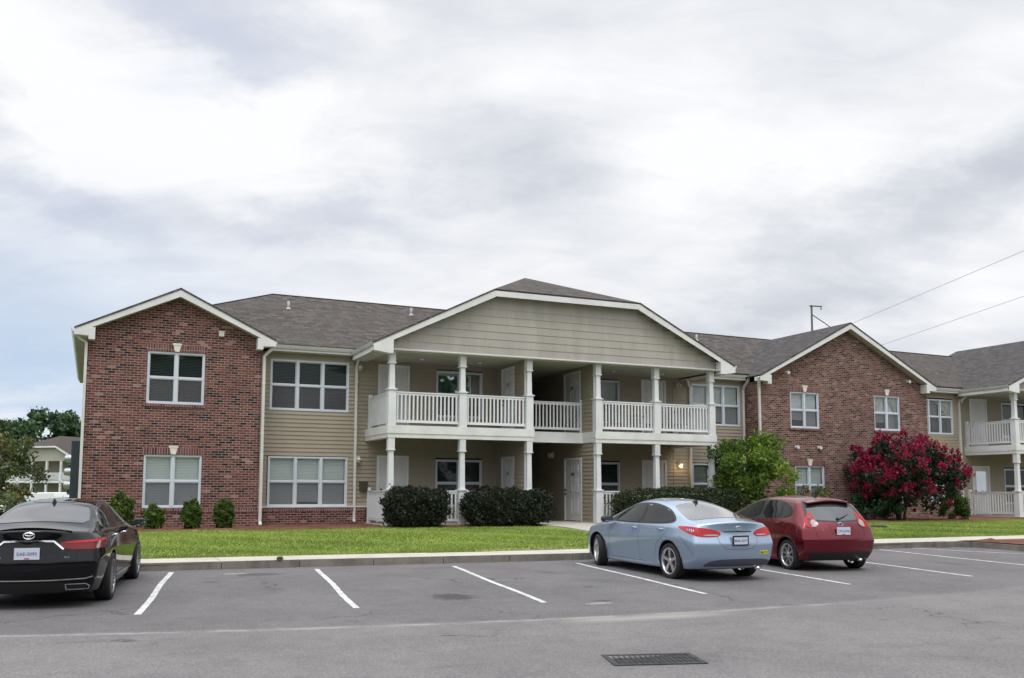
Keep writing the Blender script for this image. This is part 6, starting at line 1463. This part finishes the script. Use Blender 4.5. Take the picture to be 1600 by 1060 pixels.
# --- dark red hatchback
def red_car():
    root = empty('red_hatchback', (13.66, 15.08, G(15.1)-.012), 'dark red hatchback with a rear wiper, parked right of the blue sedan', 'car', rz=R(-7.1))
    root.rotation_euler = (R(.86), 0, R(-7.1))
    st = [S([-.44, -.52, -.54, -.48, -.44], [.74, .82, .85, .82, .755], [.27, .42, .655, .86, .975], (-.565, 1.00)),
          S([-.34, -.36, -.38, -.33, -.13], [.81, .86, .885, .86, .66], [.24, .40, .72, .96, 1.33], (-.22, 1.375)),
          S([-.12, -.12, -.12, -.06, .02], [.83, .87, .895, .86, .63], [.22, .40, .76, .985, 1.425], (-.06, 1.475)),
          S(.50, [.84, .865, .895, .86, .605], [.20, .40, .76, .98, 1.45], (.50, 1.51)),
          S(1.10, [.84, .865, .885, .85, .585], [.20, .40, .74, .955, 1.44], (1.12, 1.505)),
          S(1.60, [.84, .865, .885, .845, .58], [.20, .40, .72, .93, 1.385], (1.68, 1.45)),
          S(2.25, [.84, .865, .88, .845, .66], [.20, .40, .70, .91, 1.10], (2.36, 1.16)),
          S(2.62, [.84, .87, .88, .845, .68], [.20, .40, .68, .88, .98], (2.74, 1.02)),
          S(2.95, [.81, .84, .85, .80, .60], [.21, .40, .62, .80, .86], (3.04, .90)),
          S([3.12, 3.16, 3.14, 3.08, 3.04], [.62, .68, .68, .64, .48], [.25, .40, .54, .66, .72], (3.2, .75))]
    P_ = paint('ruby_red_paint', (.140, .0025, .012), .6, .25, .6)
    b, bo = car_shell(st, [.15, .17, .17, .17, .2], [.14, .16, .16, .14, .1], 4.05, 1.74, 1.475, -.72, 2.49, .305, P_, root, .17)
    for sd in (-1, 1):
        dlo = [(2.34, .955), (2.30, 1.0), (1.72, 1.29), (1.25, 1.375), (.75, 1.395), (.30, 1.355), (.0, 1.25), (-.12, 1.14), (-.03, 1.055), (.4, 1.01), (1.2, .975), (1.9, .95)]
        b.patch(dlo, 'side', .003, sd, .09, 2).build('window_surround', M['blacktrim'], root, fixn=False)
        b.patch([(2.15, .975), (1.70, 1.26), (1.25, 1.345), (1.12, 1.355), (1.06, .995)], 'side', .008, sd, .08, 1).build('side_window', M['carglass'], root, fixn=False)
        b.patch([(.98, 1.0), (1.03, 1.36), (.74, 1.368), (.38, 1.345), (.30, 1.03)], 'side', .008, sd, .08, 1).build('side_window', M['carglass'], root, fixn=False)
        b.patch([(.23, 1.04), (.29, 1.325), (.04, 1.235), (-.07, 1.135), (.0, 1.075)], 'side', .008, sd, .08, 1).build('quarter_window', M['carglass'], root, fixn=False)
        b.patch([(30, .97), (28, .93), (33, .86), (42, .88), (45, 1.0), (43, 1.14), (39, 1.17), (36, 1.09)], 'cyl', .010, sd, .04, 1, (0, .3), ku=40).build('tail_light', M['redlens'], root, fixn=False)
        b.patch([(30, .955), (29, .925), (33, .875), (36.5, .89), (38.5, .99), (35.5, 1.03)], 'cyl', .016, sd, .03, 1, (0, .3), ku=40).build('reverse_lens', M['clearlens'], root, fixn=False)
        handle(root, b, 1.20, .90, sd, P_); handle(root, b, .32, .93, sd, P_); mirror(root, sd*.95, 2.10, 1.0, P_)
        sm = b.strip([(1.05, .97), (1.05, .60), (1.0, .30)], 'side', sd=sd); b.strip([(2.10, .93), (2.12, .6), (2.05, .3)], 'side', sd=sd, mb=sm); b.strip([(.20, 1.0), (.24, .80), (.40, .60), (.45, .32)], 'side', sd=sd, mb=sm)
        build_each(sm, 'door_seam', M['seam'], root)
    b.patch([(-.60, .995), (0, .965), (.60, .995), (.655, 1.06), (.56, 1.33), (.50, 1.395), (-.50, 1.395), (-.56, 1.33), (-.655, 1.06)], 'rear', .003, 1, .06, 1).build('rear_window_surround', M['blacktrim'], root, fixn=False)
    b.patch([(-.55, 1.02), (0, .99), (.55, 1.02), (.60, 1.06), (.52, 1.30), (.47, 1.35), (-.47, 1.35), (-.52, 1.30), (-.60, 1.06)], 'rear', .006, 1, .06, 1).build('rear_window', M['dark_rear_glass'], root, fixn=False)
    b.patch([(-.57, 2.08), (0, 2.22), (.57, 2.08), (.48, 1.70), (0, 1.76), (-.48, 1.70)], 'top', .005, 1, .08, 1).build('windscreen', M['carglass'], root, fixn=False)
    b.patch([(-.53, 1.27), (.53, 1.27), (.50, 1.36), (-.50, 1.36)], 'rear', .010, 1, .05, 0).build('spoiler_underside', M['blacktrim'], root, fixn=False)
    # roof spoiler
    mb = MB(); n_ = 12; pts = [b.pr(-.50+1.0*i/n_, -.04, 'top')[0] for i in range(n_+1)]
    for i in range(n_):
        p, q = pts[i], pts[i+1]; e = lambda x: .24-.03*(abs(x)/.5)**3
        mb.hexa([p+Vector((0, -e(p.x), -.055)), q+Vector((0, -e(q.x), -.055)), q+Vector((0, .1, -.02)), p+Vector((0, .1, -.02))], [p+Vector((0, -e(p.x), -.03)), q+Vector((0, -e(q.x), -.03)), q+Vector((0, .1, .004)), p+Vector((0, .1, .004))])
    mb.build('roof_spoiler', P_, root)
    b.patch([(-.64, .235), (.64, .235), (.72, .34), (.66, .40), (-.66, .40), (-.72, .34)], 'rear', .008, 1, .06, 1).build('lower_bumper', M['blacktrim'], root, fixn=False)
    sm = b.strip([(-.58, .95), (-.54, .70), (-.50, .655), (.50, .655), (.54, .70), (.58, .95)], 'rear'); b.strip([(-.26, .93), (-.24, .80), (-.18, .72), (.18, .72), (.24, .80), (.26, .93)], 'rear', mb=sm); build_each(sm, 'hatch_seam', M['seam'], root)
    plate(root, b, .81, '', txt='CKV-8106')
    p, _ = b.pr(0, .945, 'rear'); mb = MB(); mb.smooth = True; vs, fs = _lath([(.001, 0), (.95, 0), (1, .3), (.9, .8), (.001, 1)], 20); mb.add([(x*.062, p.y-.004-h*.012, .945+y*.028) for x, y, h in vs], fs); em = mb.build('emblem', mat('blue_badge_enamel', (.03, .06, .22), .2, coat=1), root)
    mb = MB(); mb.tube([(.062*math.cos(a*math.pi/10), p.y-.012, .945+.028*math.sin(a*math.pi/10)) for a in range(21)], .004, 5, False); mb.build('emblem_ring', M['chrome'], em)
    p0, _ = b.pr(-.02, 1.03, 'rear'); p1, _ = b.pr(.30, 1.13, 'rear'); mb = MB(); mb.tube([p0+Vector((0, -.03, 0)), p0.lerp(p1, .5)+Vector((0, -.045, 0)), p1+Vector((0, -.03, 0))], [.014, .009, .006], 6); mb.lathe([(0, -.03), (.03, -.03), (.035, 0)], 12, 'Y', tuple(p0)); mb.build('rear_wiper', M['blacktrim'], root)
    p, _ = b.pr(.50, .88, 'rear'); text_mb('SE', .05, (-.42, b.pr(-.42, .83, 'rear')[0].y-.014, .83), (R(90), 0, R(-8)), 'badge_text', M['chrome'], root)
    fin(root, b, .28); mb = MB(); p, _ = b.pr(0, .28, 'top'); mb.tube([(0, .28, p.z), (0, .16, p.z+.14)], [.006, .004], 6); mb.build('antenna_mast', M['blacktrim'], root)
    front_bits(root, b, 1.74, 3.3, None, .60)
    for x in (-.745, .745): wheel(root, x, 0, .305, .195, 8, 'slim'); wheel(root, x, 2.49, .305, .195, 8, 'slim')
    mb = MB(); mb.tube([(.42, -.66, .235), (.42, -.4, .235)], .028, 10); mb.build('exhaust_pipe', M['chrome'], root, smooth=True)
red_car()
